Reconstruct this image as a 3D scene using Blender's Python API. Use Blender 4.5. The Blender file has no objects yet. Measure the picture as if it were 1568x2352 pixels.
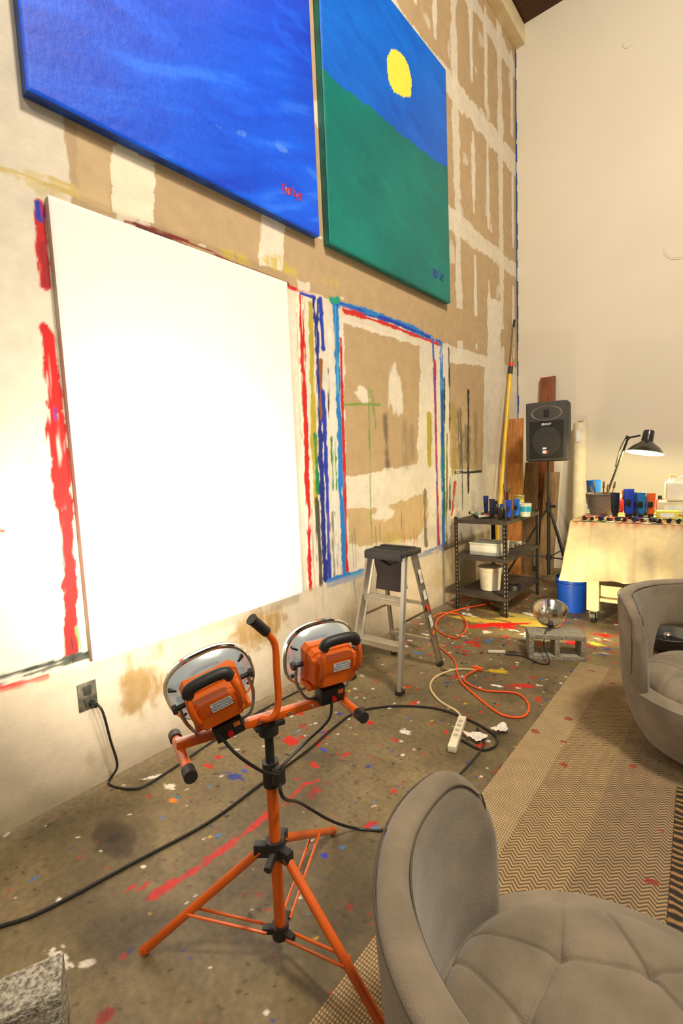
import bpy,bmesh,math,random
import numpy as np
from mathutils import Vector,Matrix,Euler
random.seed(3); rng=np.random.default_rng(5)
C=bpy.context.scene.collection
# ---------------------------------------------------------------- survey of the room (camera solved from vanishing points)
f=1100.;p=math.radians(5.55);r_=math.radians(2.46);yaw=math.radians(39.8);H=1.5
WX=-2.37; BY=6.7; CZ=6.93
def ray(px,py):
    x=px-784;y=1176-py
    a=x*math.cos(r_)+y*math.sin(r_);b=y*math.cos(r_)-x*math.sin(r_)
    fw=f*math.cos(p)+b*math.sin(p);up=b*math.cos(p)-f*math.sin(p)
    return (a*math.cos(yaw)-fw*math.sin(yaw),a*math.sin(yaw)+fw*math.cos(yaw),up,fw)
def W(px,py,X=WX):
    d=ray(px,py);s=X/d[0];return (s*d[1],H+s*d[2])
def B(px,py,Y=BY):
    d=ray(px,py);s=Y/d[1];return (s*d[0],H+s*d[2])
def F(px,py,z=0):
    d=ray(px,py);s=(z-H)/d[2];return (s*d[0],s*d[1])
def F3(px,py,z=0):
    q=F(px,py,z);return (q[0],q[1],z)
# ---------------------------------------------------------------- materials
def lin(c):
    o=[]
    for v in c[:3]:
        v=v/255.;o.append(v/12.92 if v<=.04045 else ((v+.055)/1.055)**2.4)
    return tuple(o)
def newmat(name):
    m=bpy.data.materials.new(name);m.use_nodes=True
    return m,m.node_tree.nodes,m.node_tree.links,m.node_tree.nodes['Principled BSDF']
MC={}
def mat(name,rgb,rough=.5,metal=0,var=.1,scale=9,bump=.0,bscale=80,emit=0,coat=0,rgb2=None,stretch=None):
    if name in MC:return MC[name]
    m,N,L,bs=newmat(name)
    tc=N.new('ShaderNodeTexCoord');no=N.new('ShaderNodeTexNoise');no.inputs['Scale'].default_value=scale;no.inputs['Detail'].default_value=6
    src=tc.outputs['Object']
    if stretch:
        mp=N.new('ShaderNodeMapping');mp.inputs['Scale'].default_value=stretch;L.new(src,mp.inputs[0]);src=mp.outputs[0]
    L.new(src,no.inputs['Vector'])
    cr=N.new('ShaderNodeValToRGB');c=lin(rgb);c2=lin(rgb2) if rgb2 else tuple(min(1,v*(1+var)) for v in c)
    cr.color_ramp.elements[0].position=.35;cr.color_ramp.elements[1].position=.65
    cr.color_ramp.elements[0].color=(*[v*(1-var) for v in c],1);cr.color_ramp.elements[1].color=(*c2,1)
    L.new(no.outputs[0],cr.inputs[0]);L.new(cr.outputs[0],bs.inputs['Base Color'])
    bs.inputs['Roughness'].default_value=rough;bs.inputs['Metallic'].default_value=metal
    if coat:bs.inputs['Coat Weight'].default_value=coat
    if emit:
        L.new(cr.outputs[0],bs.inputs['Emission Color']);bs.inputs['Emission Strength'].default_value=emit
    if bump:
        n2=N.new('ShaderNodeTexNoise');n2.inputs['Scale'].default_value=bscale;n2.inputs['Detail'].default_value=4;L.new(src,n2.inputs['Vector'])
        bp=N.new('ShaderNodeBump');bp.inputs['Strength'].default_value=bump;bp.inputs['Distance'].default_value=.01
        L.new(n2.outputs[0],bp.inputs['Height']);L.new(bp.outputs[0],bs.inputs['Normal'])
    MC[name]=m;return m
def attrmat(name,rough=.7,var=.12,scale=30,bump=.15,bscale=90,spec=.5):
    m,N,L,bs=newmat(name)
    at=N.new('ShaderNodeAttribute');at.attribute_name='Col'
    tc=N.new('ShaderNodeTexCoord');no=N.new('ShaderNodeTexNoise');no.inputs['Scale'].default_value=scale;no.inputs['Detail'].default_value=8
    L.new(tc.outputs['Object'],no.inputs['Vector'])
    mr=N.new('ShaderNodeMapRange');mr.inputs['To Min'].default_value=1-var*2;mr.inputs['To Max'].default_value=1+var*2
    L.new(no.outputs[0],mr.inputs[0])
    vm=N.new('ShaderNodeVectorMath');vm.operation='SCALE';L.new(at.outputs['Color'],vm.inputs[0]);L.new(mr.outputs[0],vm.inputs['Scale'])
    L.new(vm.outputs[0],bs.inputs['Base Color']);bs.inputs['Roughness'].default_value=rough;bs.inputs['Specular IOR Level'].default_value=spec
    n2=N.new('ShaderNodeTexNoise');n2.inputs['Scale'].default_value=bscale;n2.inputs['Detail'].default_value=5;L.new(tc.outputs['Object'],n2.inputs['Vector'])
    bp=N.new('ShaderNodeBump');bp.inputs['Strength'].default_value=bump;bp.inputs['Distance'].default_value=.01
    L.new(n2.outputs[0],bp.inputs['Height']);L.new(bp.outputs[0],bs.inputs['Normal'])
    return m
# ---------------------------------------------------------------- mesh tools
def thing(name,label,cat,loc=(0,0,0),rotz=0,group=None):
    e=bpy.data.objects.new(name,None);C.objects.link(e);e.location=loc;e.rotation_euler=(0,0,rotz)
    e.empty_display_size=.1;e['label']=label;e['category']=cat
    if group:e['group']=group
    return e
def finish(o,parent=None,label=None,cat=None,group=None,kind=None):
    C.objects.link(o)
    if parent is not None:o.parent=parent
    if label:o['label']=label
    if cat:o['category']=cat
    if group:o['group']=group
    if kind:o['kind']=kind
    return o
def catmull(pts,k=8):
    P=[Vector(q) for q in pts]
    if len(P)<3:return P
    P=[P[0]*2-P[1]]+P+[P[-1]*2-P[-2]];out=[]
    for i in range(1,len(P)-2):
        for j in range(k):
            t=j/k;a,b,c,d=P[i-1:i+3]
            out.append(.5*((2*b)+(c-a)*t+(2*a-5*b+4*c-d)*t*t+(3*b-a-3*c+d)*t**3))
    out.append(P[-2]);return out
class MB:
    def __init__(s):s.bm=bmesh.new()
    def merge(s,b,M=None):
        if M is not None:b.transform(M)
        me=bpy.data.meshes.new('t');b.to_mesh(me);b.free();s.bm.from_mesh(me);bpy.data.meshes.remove(me);return s
    def box(s,c,size,rot=(0,0,0),bev=0,seg=2,taper=None):
        b=bmesh.new();bmesh.ops.create_cube(b,size=1)
        for v in b.verts:
            if taper and v.co.z>0:v.co.x*=taper[0];v.co.y*=taper[1]
            v.co=Vector((v.co.x*size[0],v.co.y*size[1],v.co.z*size[2]))
        if bev:bmesh.ops.bevel(b,geom=b.edges[:],offset=bev,segments=seg,affect='EDGES',profile=.6)
        return s.merge(b,Matrix.Translation(c)@Euler(rot).to_matrix().to_4x4())
    def cyl(s,p1,p2,r1,r2=None,n=20):
        p1=Vector(p1);p2=Vector(p2);d=p2-p1;b=bmesh.new()
        bmesh.ops.create_cone(b,cap_ends=True,segments=n,radius1=r1,radius2=r1 if r2 is None else r2,depth=d.length)
        return s.merge(b,Matrix.Translation((p1+p2)/2)@d.to_track_quat('Z','Y').to_matrix().to_4x4())
    def lathe(s,prof,n=32,M=None,sx=1,sy=1):
        b=bmesh.new();rings=[]
        for (r,z) in prof:
            if r<1e-6:rings.append([b.verts.new((0,0,z))])
            else:rings.append([b.verts.new((r*sx*math.cos(2*math.pi*i/n),r*sy*math.sin(2*math.pi*i/n),z)) for i in range(n)])
        for A,Bq in zip(rings,rings[1:]):
            for i in range(n):
                j=(i+1)%n
                if len(A)==1 and len(Bq)==1:continue
                if len(A)==1:b.faces.new((A[0],Bq[i],Bq[j]))
                elif len(Bq)==1:b.faces.new((A[i],A[j],Bq[0]))
                else:b.faces.new((A[i],A[j],Bq[j],Bq[i]))
        bmesh.ops.recalc_face_normals(b,faces=b.faces[:])
        return s.merge(b,M)
    def tube(s,pts,r,n=8,smooth=True,k=8):
        P=catmull(pts,k) if smooth else [Vector(q) for q in pts]
        b=bmesh.new();rings=[];t0=(P[1]-P[0]).normalized()
        up=Vector((0,0,1)) if abs(t0.z)<.9 else Vector((1,0,0));u=t0.cross(up).normalized()
        for i,q in enumerate(P):
            t=(P[min(i+1,len(P)-1)]-P[max(i-1,0)]).normalized()
            u=(u-t*u.dot(t)).normalized();w=t.cross(u)
            rings.append([b.verts.new(q+r*(math.cos(2*math.pi*j/n)*u+math.sin(2*math.pi*j/n)*w)) for j in range(n)])
        for A,Bq in zip(rings,rings[1:]):
            for j in range(n):b.faces.new((A[j],A[(j+1)%n],Bq[(j+1)%n],Bq[j]))
        b.faces.new(rings[0][::-1]);b.faces.new(rings[-1])
        return s.merge(b)
    def prism(s,poly,t,M=None):
        b=bmesh.new();A=[b.verts.new((x,y,-t/2)) for x,y in poly];D=[b.verts.new((x,y,t/2)) for x,y in poly];n=len(poly)
        b.faces.new(A[::-1]);b.faces.new(D)
        for i in range(n):b.faces.new((A[i],A[(i+1)%n],D[(i+1)%n],D[i]))
        bmesh.ops.recalc_face_normals(b,faces=b.faces[:])
        return s.merge(b,M)
    def obj(s,name,parent,m,smooth=True,ang=38,**kw):
        me=bpy.data.meshes.new(name);s.bm.to_mesh(me);s.bm.free()
        if smooth:
            me.polygons.foreach_set('use_smooth',[True]*len(me.polygons));me.set_sharp_from_angle(angle=math.radians(ang))
        me.materials.append(m);o=bpy.data.objects.new(name,me);return finish(o,parent,**kw)
def gridmesh(name,P,m,col=None,parent=None,closeu=False,smooth=True,**kw):
    n,k=P.shape[:2];me=bpy.data.meshes.new(name)
    idx=np.arange(n*k).reshape(n,k)
    if closeu:idx=np.concatenate([idx,idx[:1]],0)
    q=np.stack([idx[:-1,:-1],idx[1:,:-1],idx[1:,1:],idx[:-1,1:]],-1).reshape(-1,4)
    me.vertices.add(n*k);me.vertices.foreach_set('co',P.reshape(-1).astype(np.float32))
    me.loops.add(q.size);me.loops.foreach_set('vertex_index',q.reshape(-1).astype(np.int32))
    me.polygons.add(len(q));me.polygons.foreach_set('loop_start',(np.arange(len(q))*4).astype(np.int32));me.polygons.foreach_set('loop_total',np.full(len(q),4,np.int32))
    me.update(calc_edges=True);me.validate()
    if smooth:me.polygons.foreach_set('use_smooth',[True]*len(me.polygons))
    if col is not None:
        a=me.color_attributes.new('Col','FLOAT_COLOR','POINT')
        c=np.ones((n*k,4),np.float32);c[:,:3]=col.reshape(-1,3);a.data.foreach_set('color',c.reshape(-1))
    me.materials.append(m);o=bpy.data.objects.new(name,me);return finish(o,parent,**kw)
def text(s,size,parent,m,loc,rot=(math.pi/2,0,0),name='lettering',ext=.0006,shear=0,bold=0):
    cu=bpy.data.curves.new(name,'FONT');cu.body=s;cu.size=size;cu.extrude=ext;cu.align_x='CENTER';cu.align_y='CENTER';cu.shear=shear;cu.offset=bold
    t=bpy.data.objects.new('tmp',cu);C.objects.link(t);dg=bpy.context.evaluated_depsgraph_get();me=bpy.data.meshes.new_from_object(t.evaluated_get(dg))
    bpy.data.objects.remove(t);me.materials.clear();me.materials.append(m);o=bpy.data.objects.new(name,me);o.location=loc;o.rotation_euler=rot
    return finish(o,parent)
# ---------------------------------------------------------------- numpy painting
TB=rng.random((256,256))
def vn(u,v,s=0):
    iu=np.floor(u).astype(int);iv=np.floor(v).astype(int);fu=u-iu;fv=v-iv;fu=fu*fu*(3-2*fu);fv=fv*fv*(3-2*fv)
    g=lambda a,b:TB[(a+s*17)&255,(b+s*31)&255]
    return (g(iu,iv)*(1-fu)+g(iu+1,iv)*fu)*(1-fv)+(g(iu,iv+1)*(1-fu)+g(iu+1,iv+1)*fu)*fv
def fbm(u,v,s=0,o=4):
    t=0;a=.5;n=0
    for i in range(o):t=t+a*vn(u*2**i,v*2**i,s+i*3);n+=a;a*=.55
    return t/n
def ss(a,b,x):
    t=np.clip((x-a)/(b-a),0,1);return t*t*(3-2*t)
class Paint:
    def __init__(s,us,vs,base):
        s.us=us;s.vs=vs;s.U,s.V=np.meshgrid(us,vs,indexing='ij');s.col=np.zeros(s.U.shape+(3,));s.col[:]=lin(base)
        s.h=np.zeros(s.U.shape);s.n=0
    def win(s,pts,m):
        a=np.array(pts);i0,i1=np.searchsorted(s.us,[a[:,0].min()-m,a[:,0].max()+m]);j0,j1=np.searchsorted(s.vs,[a[:,1].min()-m,a[:,1].max()+m])
        return slice(i0,i1),slice(j0,j1)
    def put(s,sl,mask,rgb,h=0):
        c=np.array(lin(rgb));s.col[sl]=s.col[sl]*(1-mask[...,None])+c*mask[...,None];s.h[sl]+=h*mask
    def stroke(s,pts,w,rgb,a=1,rag=.3,dry=0,soft=.004,h=.0):
        s.n+=1;k=s.n;sl=s.win(pts,w*2+.03);U=s.U[sl];V=s.V[sl]
        if U.size==0:return
        d=np.full(U.shape,9.);
        for (x0,y0),(x1,y1) in zip(pts,pts[1:]):
            dx,dy=x1-x0,y1-y0;L=dx*dx+dy*dy+1e-9;t=np.clip(((U-x0)*dx+(V-y0)*dy)/L,0,1)
            d=np.minimum(d,np.hypot(U-x0-t*dx,V-y0-t*dy))
        d=d+(fbm(U*18,V*18,k)-.5)*w*rag*2+(fbm(U*3,V*3,k+2,2)-.5)*w*.5
        m=1-ss(w/2-soft,w/2+soft,d)
        if dry:
            dx=pts[-1][0]-pts[0][0];dy=pts[-1][1]-pts[0][1];L=math.hypot(dx,dy)+1e-9;dx/=L;dy/=L
            n=fbm((U*dx+V*dy)*3,(-U*dy+V*dx)*70,k+5,3)*.6+fbm((U*dx+V*dy)*6,(-U*dy+V*dx)*14,k+9,2)*.4
            th=.355+.62*(dry-.22);m=m*ss(th-.06,th+.04,n)
        s.put(sl,m*a,rgb,h)
    def poly(s,pts,rgb,a=1,rag=.02,soft=0,fr=9,gate=None):
        s.n+=1;k=s.n;sl=s.win(pts,rag+.02);U=s.U[sl];V=s.V[sl]
        if U.size==0:return
        X=U+(fbm(U*fr,V*fr,k)-.5)*rag*2;Y=V+(fbm(U*fr,V*fr,k+40)-.5)*rag*2
        ins=np.zeros(U.shape,bool);n=len(pts);j=n-1
        for i in range(n):
            xi,yi=pts[i];xj,yj=pts[j]
            ins^=((yi>Y)!=(yj>Y))&(X<(xj-xi)*(Y-yi)/((yj-yi) or 1e-9)+xi);j=i
        m=ins*1.0
        if gate is not None:m=m*ss(gate-.12,gate+.12,fbm(U*6,V*6,k+3))
        s.put(sl,m*a,rgb)
    def blot(s,c,rx,ry,rgb,a=1,rag=.5,soft=.15,ang=0,dry=0,fr=None):
        s.n+=1;k=s.n;R=max(rx,ry)*1.7;sl=s.win([(c[0]-R,c[1]-R),(c[0]+R,c[1]+R)],0);U=s.U[sl]-c[0];V=s.V[sl]-c[1]
        if U.size==0:return
        ca,sa=math.cos(ang),math.sin(ang);X=(U*ca+V*sa)/rx;Y=(-U*sa+V*ca)/ry;fr=fr or 1.6
        d=np.hypot(X,Y)+(fbm(X*fr+k,Y*fr,k)-.5)*rag*2
        m=1-ss(1-soft,1+soft,d)
        if dry:m=m*ss(dry-.1,dry+.1,fbm((U)*30,V*7,k+4,3))
        s.put(sl,m*a,rgb)
def ax(*segs):
    out=[]
    for a,b,st in segs:out.append(np.arange(a,b,st))
    return np.unique(np.round(np.concatenate(out+[[segs[-1][1]]]),5))
RED=(186,18,14);BLUE=(20,50,165);CYAN=(14,114,190);GREEN=(16,114,62);DKB=(20,26,84);BLK=(35,32,32);YEL=(180,160,44);WHT=(222,214,198)
MUD=(212,202,184);TAN=(174,148,112)
# ================================================================= LEFT WALL
ys=ax((-2.6,.3,.3),(.3,3.0,.007),(3.0,BY,.012));zs=ax((0,3.3,.009),(3.3,CZ,.016))
P=Paint(ys,zs,TAN)
U,V=P.U,P.V
P.col*= (.93+.14*fbm(U*1.3,V*1.3,2))[...,None]
wp=lambda L:[W(a,b) for a,b in L]
edge=(fbm(U*5,V*5,7)-.5)*.16
m=np.maximum.reduce([1-ss(-.004,.004,U-1.02+edge*.4),(1-ss(-.004,.004,V-2.62+edge*.5)),])
mudn=(.82+.33*fbm(U*2.2,V*2.2,21,5))[...,None]
P.col=P.col*(1-m[...,None])+np.array(lin(MUD))*m[...,None]*mudn
def seamh(z,w,y0,y1):
    P.stroke([(y0,z),(y1,z)],w,MUD,rag=.18,a=.85)
def seamv(y,w,z0,z1):
    P.stroke([(y,z0),(y,z1)],w,MUD,rag=.2,a=.85)
for z,w in ((2.66,.12),(3.98,.2),(5.3,.24),(6.45,.2)):seamh(z,w,1.0,BY)
for i,y in enumerate(np.arange(1.32,6.7,.405)):
    if i%3==0:
        seamv(y,.15,2.6,6.9)
    else:
        for z0 in (2.8,4.25,5.6):
            z1=z0+random.uniform(0,.1);L0=random.uniform(.7,.95);yy=y+random.uniform(-.03,.03);w0=random.uniform(.07,.11)
            seamv(yy,w0*.7,z1-.05,z1+L0+.05);seamv(yy,w0,z1+.1,z1+L0-.1)
for i in range(50):
    y=random.uniform(2.8,6.6);z=random.uniform(2.9,6.8);P.blot((y,z),random.uniform(.03,.09),random.uniform(.03,.12),MUD,a=.6,rag=.7)
for (a,b) in ((735,563),(826,612),(903,650),(966,690),(905,905)):
    q=W(a,b);P.blot(q,.05,.07,MUD,fr=2,rag=.3)
P.poly(wp([(172,270),(258,322),(255,490),(180,452)]),(184,158,120),rag=.02)
P.poly(wp([(258,330),(357,375),(357,520),(256,485)]),(222,211,188),rag=.02)
P.poly(wp([(358,372),(602,485),(592,606),(500,575),(358,528)]),TAN,rag=.025)
P.poly(wp([(600,480),(655,505),(648,625),(595,606)]),MUD,rag=.025)
P.poly(wp([(652,505),(1180,770),(1180,800),(1012,778),(800,692),(655,628)]),TAN,rag=.03)
P.poly(wp([(790,742),(965,795),(958,1062),(870,1085),(792,1096)]),TAN,rag=.03)
P.poly(wp([(1030,832),(1112,842),(1108,1083),(1034,1075)]),TAN,rag=.03)
P.poly(wp([(795,1165),(880,1168),(978,1128),(985,1185),(960,1240),(800,1252)]),(182,156,114),rag=.04)
P.poly(wp([(1035,1190),(1050,1190),(1050,1340),(1035,1345)]),TAN,rag=.05)
P.blot(W(908,905),.12,.20,MUD,rag=.6);P.blot(W(832,905),.10,.07,MUD,rag=.6);P.blot(W(880,1180),.15,.07,MUD,rag=.5)
P.poly(wp([(680,700),(700,690),(705,1100),(690,1000)]),TAN,a=.6)
P.poly(wp([(1120,680),(1150,690),(1148,1000),(1120,1000)]),MUD,rag=.06)
for (a,b,rx,ry,c,al) in ((330,1580,.13,.13,(140,106,40),.95),(300,1560,.05,.12,(130,98,36),.9),(590,1450,.20,.12,(146,112,46),.95),(480,1545,.16,.06,(160,132,70),.8),(620,1430,.14,.13,(138,104,40),.9),(90,420,.10,.04,(190,168,100),.6),(640,610,.14,.05,(190,168,60),.8),(540,590,.1,.03,(190,168,60),.7),(900,1240,.35,.05,(170,150,60),.5),(820,1390,.14,.2,(176,152,96),.7),(1010,1330,.2,.1,(184,160,70),.7),(360,1500,.06,.04,(150,118,50),.8),(540,1500,.12,.04,(170,140,80),.7),(240,1740,.08,.05,(180,160,124),.5),(210,1740,.02,.04,(150,140,120),.6),(420,560,.12,.03,(190,168,100),.5),(760,650,.1,.03,(190,168,90),.5)):
    P.blot(W(a,b),rx,ry,c,a=al,rag=.7,dry=.38,soft=.3)
S=lambda L,w,c,**k:P.stroke(wp(L),w,c,**k)
S([(90,470),(95,560),(105,655)],.045,RED,dry=.30);S([(88,468),(91,500)],.026,BLUE,dry=.3);S([(97,560),(106,650)],.03,(150,20,30),dry=.4)
S([(105,755),(118,850),(127,930)],.055,RED,dry=.2);S([(125,950),(148,1160),(160,1330),(165,1500)],.058,RED,dry=.2);S([(150,1180),(168,1505)],.05,RED,dry=.28)
S([(126,940),(128,965)],.012,BLUE,dry=.3);S([(175,1440),(185,1490)],.012,(80,150,90),dry=.44)
S([(0,1558),(100,1530),(200,1500)],.022,(50,60,45),dry=.36);S([(0,1562),(120,1525)],.03,(40,50,40),dry=.38);S([(60,1545),(200,1503)],.035,(70,75,60),dry=.42)
S([(0,1582),(60,1568),(105,1555)],.03,RED,dry=.25);S([(163,1440),(167,1515)],.03,BLK,dry=.44)
S([(290,512),(400,545),(520,600),(660,655)],.028,(120,25,25),dry=.40);S([(320,520),(390,545)],.04,(90,40,34),dry=.34)
S([(665,660),(722,680)],.022,RED,dry=.2);S([(690,673),(722,684)],.02,BLUE,dry=.2)
S([(0,385),(110,415),(170,440)],.04,(190,168,104),dry=.4);S([(0,1218),(8,1220)],.01,RED)
S([(688,690),(700,1000),(712,1350)],.07,(236,226,200),dry=.35)
S([(690,680),(694,780),(704,1050),(712,1352)],.048,RED,dry=.15,h=.001)
S([(712,700),(718,900),(726,1160)],.055,(168,150,44),dry=.2);S([(724,1000),(730,1130)],.05,GREEN,dry=.22)
S([(728,1150),(736,1340)],.05,(70,66,50),dry=.36)
S([(724,695),(732,900),(738,1100),(748,1330)],.055,(18,34,120),dry=.15,h=.001)
S([(735,690),(742,800)],.05,BLUE,dry=.2);S([(736,830),(739,960)],.04,(130,80,35),dry=.26);S([(744,860),(752,1280)],.04,(196,196,196),dry=.3)
S([(742,900),(753,1180),(758,1335)],.04,BLUE,dry=.2);S([(764,1010),(768,1120)],.06,(60,120,40),dry=.22)
S([(757,760),(764,900),(771,1300)],.04,(205,206,196),dry=.28);S([(752,850),(756,960)],.02,BLK,dry=.3);S([(764,1180),(773,1335)],.045,(120,126,110),dry=.32)
S([(770,698),(776,880),(782,1060),(792,1332)],.058,CYAN,dry=.12,h=.001);S([(770,700),(776,900)],.03,(60,150,190),dry=.36)
S([(782,780),(787,960),(797,1330)],.032,RED,dry=.16)
S([(765,692),(860,722),(940,752),(1012,788)],.058,CYAN,dry=.15);S([(775,700),(900,738),(1010,785)],.03,BLUE,dry=.30)
S([(790,712),(880,742),(1010,792)],.036,(190,30,25),dry=.24);S([(760,690),(775,690)],.06,(20,140,110),dry=.2)
S([(994,785),(1000,960),(1006,1250)],.035,(60,80,180),dry=.22);S([(998,830),(1003,1100),(1008,1250)],.04,(170,40,60),dry=.28)
S([(1013,790),(1015,960),(1019,1262)],.065,CYAN,dry=.2);S([(1017,900),(1020,1200)],.05,GREEN,dry=.26);S([(1020,870),(1021,970)],.03,(30,45,50),dry=.3);S([(1015,900),(1018,1200)],.025,BLUE,dry=.32)
S([(985,960),(987,1060)],.09,(170,150,60),dry=.32);S([(975,1130),(978,1250)],.07,(120,110,90),dry=.44)
S([(1030,800),(1033,950),(1033,1170)],.03,(60,50,45),dry=.32);S([(1042,940),(1042,1080)],.12,(150,130,60),a=.8,dry=.34)
S([(755,1340),(800,1325),(852,1312)],.058,CYAN,dry=.2);S([(810,1322),(840,1316)],.06,(30,150,190),dry=.3);S([(960,1278),(1018,1256)],.055,CYAN,dry=.16)
S([(812,1330),(818,1385)],.02,CYAN,dry=.3)
S([(790,930),(830,928),(872,930)],.02,(110,140,60),dry=.34);S([(846,880),(849,1050),(852,1245)],.018,(105,140,60),dry=.3);S([(852,900),(862,980)],.035,(115,140,60),dry=.4)
S([(884,960),(890,1070)],.065,(75,66,56),a=.8,soft=.03,dry=.2);S([(928,975),(932,1060)],.11,(125,108,84),a=.55,soft=.05,dry=.28);S([(945,985),(948,1050)],.06,(100,88,72),a=.4,soft=.03)
S([(1075,900),(1075,1130)],.05,BLK,dry=.28);S([(1055,950),(1056,1070)],.10,(70,62,54),a=.75,soft=.04,dry=.26);S([(1092,960),(1092,1060)],.09,(110,96,80),a=.6,soft=.05);S([(1072,990),(1073,1050)],.16,(70,62,55),a=.6,soft=.04)
S([(1045,1085),(1105,1083)],.03,BLK,dry=.36);S([(1045,1110),(1042,1150),(1036,1180)],.05,RED,dry=.22)
S([(1026,1000),(1026,1260)],.04,(120,100,60),dry=.42);S([(1060,1000),(1062,1170)],.02,BLK,dry=.4)
for i in range(34):
    y0=random.uniform(2.45,4.6);z0=random.uniform(.7,1.2);P.stroke([(y0,z0),(y0+random.uniform(-.01,.01),z0-random.uniform(.1,.5))],.012,random.choice([(90,80,60),(110,90,60),RED,DKB,(120,110,60)]),a=.5,dry=.42)
for i in range(70):
    y0=random.uniform(.4,2.6) if i%2 else random.uniform(2.4,6.4);z0=random.uniform(.1,2.6);P.stroke([(y0,z0),(y0+random.uniform(-.06,.06),z0+random.uniform(-.12,.12))],.005,(120,100,72),a=.4,dry=.36)
mk=(1-ss(.6,.64,V+edge*.2))*.6
P.col=P.col*(1-mk[...,None])+np.array(lin((184,167,140)))*mk[...,None]*mudn
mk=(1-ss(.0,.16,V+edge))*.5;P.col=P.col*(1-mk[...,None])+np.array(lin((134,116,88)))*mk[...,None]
S([(1187,1180),(1187,1200)],.02,RED)
for (a,b,rx,ry,c,al) in ((330,1580,.12,.12,(140,106,40),.6),(590,1450,.20,.10,(146,112,46),.6),(620,1430,.14,.10,(138,104,40),.5),(450,1530,.1,.05,(150,120,56),.4)):
    P.blot(W(a,b),rx,ry,c,a=al,rag=.9,dry=.42,soft=.3)
X=WX+.0025*(fbm(U*3,V*3,3)-.5)+.001*fbm(U*14,V*14,4)+P.h
gridmesh('wall_left',np.stack([X,U,V],-1),attrmat('painted_drywall',rough=.75,var=.09,scale=12,bump=.2,bscale=60),P.col,kind='structure')
# ================================================================= FLOOR
xs=ax((WX,-.8,.007),(-.8,2.4,.05));yf=ax((-2.6,.2,.1),(.2,3.7,.007),(3.7,BY,.013))
G=Paint(xs,yf,(122,104,76));U,V=G.U,G.V
n1=fbm(U*1.7,V*1.7,11,5);n2=fbm(U*7,V*7,12,4);n3=ss(.5,.7,fbm(U*3.1,V*3.1,31,5))
G.col=np.array(lin((82,70,48)))*(1-n1[...,None])*1.0+np.array(lin((134,117,84)))*n1[...,None]
G.col*=(.62+.64*n2)[...,None]*(1-.32*n3)[...,None]
G.blot(F(262,1925),.12,.07,(52,36,22),a=.85,rag=.4,soft=.2);G.blot(F(262,1925),.03,.03,(30,22,16),a=.8)
cols=[(RED,9),((216,210,200),6),((30,50,140),4),((40,34,30),8),((205,165,30),1),((60,110,170),2),((140,25,20),5)]
bag=[c for c,k in cols for _ in range(k)]
for i in range(2800):
    x=random.uniform(WX,-.2);y=random.uniform(.4,6.4);
    if y<1.5 and random.random()<.5:continue
    s=random.choice([.003,.003,.004,.004,.005,.006,.009]);
    if y>3:s*=1.6
    G.blot((x,y),s*random.uniform(1,1.8),s,random.choice(bag),a=.85,rag=.5,ang=random.uniform(0,3))
for i in range(110):
    x=random.uniform(WX,-.9);y=random.uniform(1.4,6.3);s=random.uniform(.008,.02)
    if y>3:s*=1.5
    G.blot((x,y),s*random.uniform(1,2.8),s,random.choice(bag),a=.85,rag=1.3,ang=random.uniform(0,3))
for i in range(240):
    x=random.uniform(WX,-.9);y=random.uniform(.3,2.2);G.blot((x,y),random.uniform(.004,.012),.005,(48,40,30),a=.7,rag=.5)
K=lambda L,w,c,**k:G.stroke([F(a,b) for a,b in L],w,c,**k)
K([(355,2058),(430,2010),(520,1945),(612,1875)],.026,(186,22,16),rag=.7,dry=.20);K([(360,2050),(400,2025)],.034,(180,24,18),rag=.7,dry=.22);K([(470,1975),(530,1935)],.038,(186,22,16),rag=.7,dry=.22);K([(640,1860),(690,1810),(730,1790)],.014,RED,rag=.8,dry=.3)
def Gb(px,py,rx,ry,c,**k):G.blot(F(px,py),rx,ry,c,**k)
Gb(668,1702,.05,.032,RED,rag=.8);Gb(722,1757,.03,.015,RED,rag=.9);Gb(500,1740,.02,.02,RED,rag=.8);Gb(700,1800,.03,.01,RED,ang=1,rag=.8)
Gb(535,1782,.055,.02,(30,50,130),rag=1);Gb(742,1722,.025,.012,BLUE,rag=.9);Gb(560,1770,.02,.015,(60,80,160),rag=.9);Gb(745,1965,.016,.011,BLUE,rag=.6)
Gb(398,1838,.03,.012,(225,120,20),rag=.8);Gb(405,1832,.013,.009,(20,120,160),rag=.6);Gb(390,1805,.03,.018,WHT,rag=1)
Gb(200,2212,.025,.012,WHT,ang=.7,rag=.4);Gb(130,2205,.05,.025,WHT,rag=1.2);Gb(135,2068,.012,.01,WHT);Gb(300,2040,.008,.016,RED,rag=.8);Gb(330,2035,.008,.02,RED,rag=.8);Gb(245,2335,.02,.02,(130,30,25),rag=1);Gb(330,1990,.008,.008,WHT)
Gb(350,1785,.04,.014,(216,210,200),rag=1,ang=1);Gb(480,1760,.035,.012,RED,rag=1)
for a in range(34):
    px=random.uniform(900,1420);py=random.uniform(1415,1500);Gb(px,py,random.uniform(.015,.045),.013,RED if random.random()<.7 else WHT,rag=1)
Gb(1110,1425,.24,.08,(196,170,66),rag=1,a=.85);Gb(1215,1430,.22,.08,(196,170,66),rag=1,a=.85);Gb(1160,1410,.3,.05,(196,176,90),rag=1,a=.7)  # clamp lamp's yellow pool of light painted onto the floor
Gb(1130,1435,.26,.06,(190,24,18),rag=1.0,ang=.7);Gb(1170,1440,.12,.04,RED,rag=.9);Gb(1330,1480,.09,.05,RED,rag=1);Gb(1370,1480,.05,.04,(204,190,60),rag=1)
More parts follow.
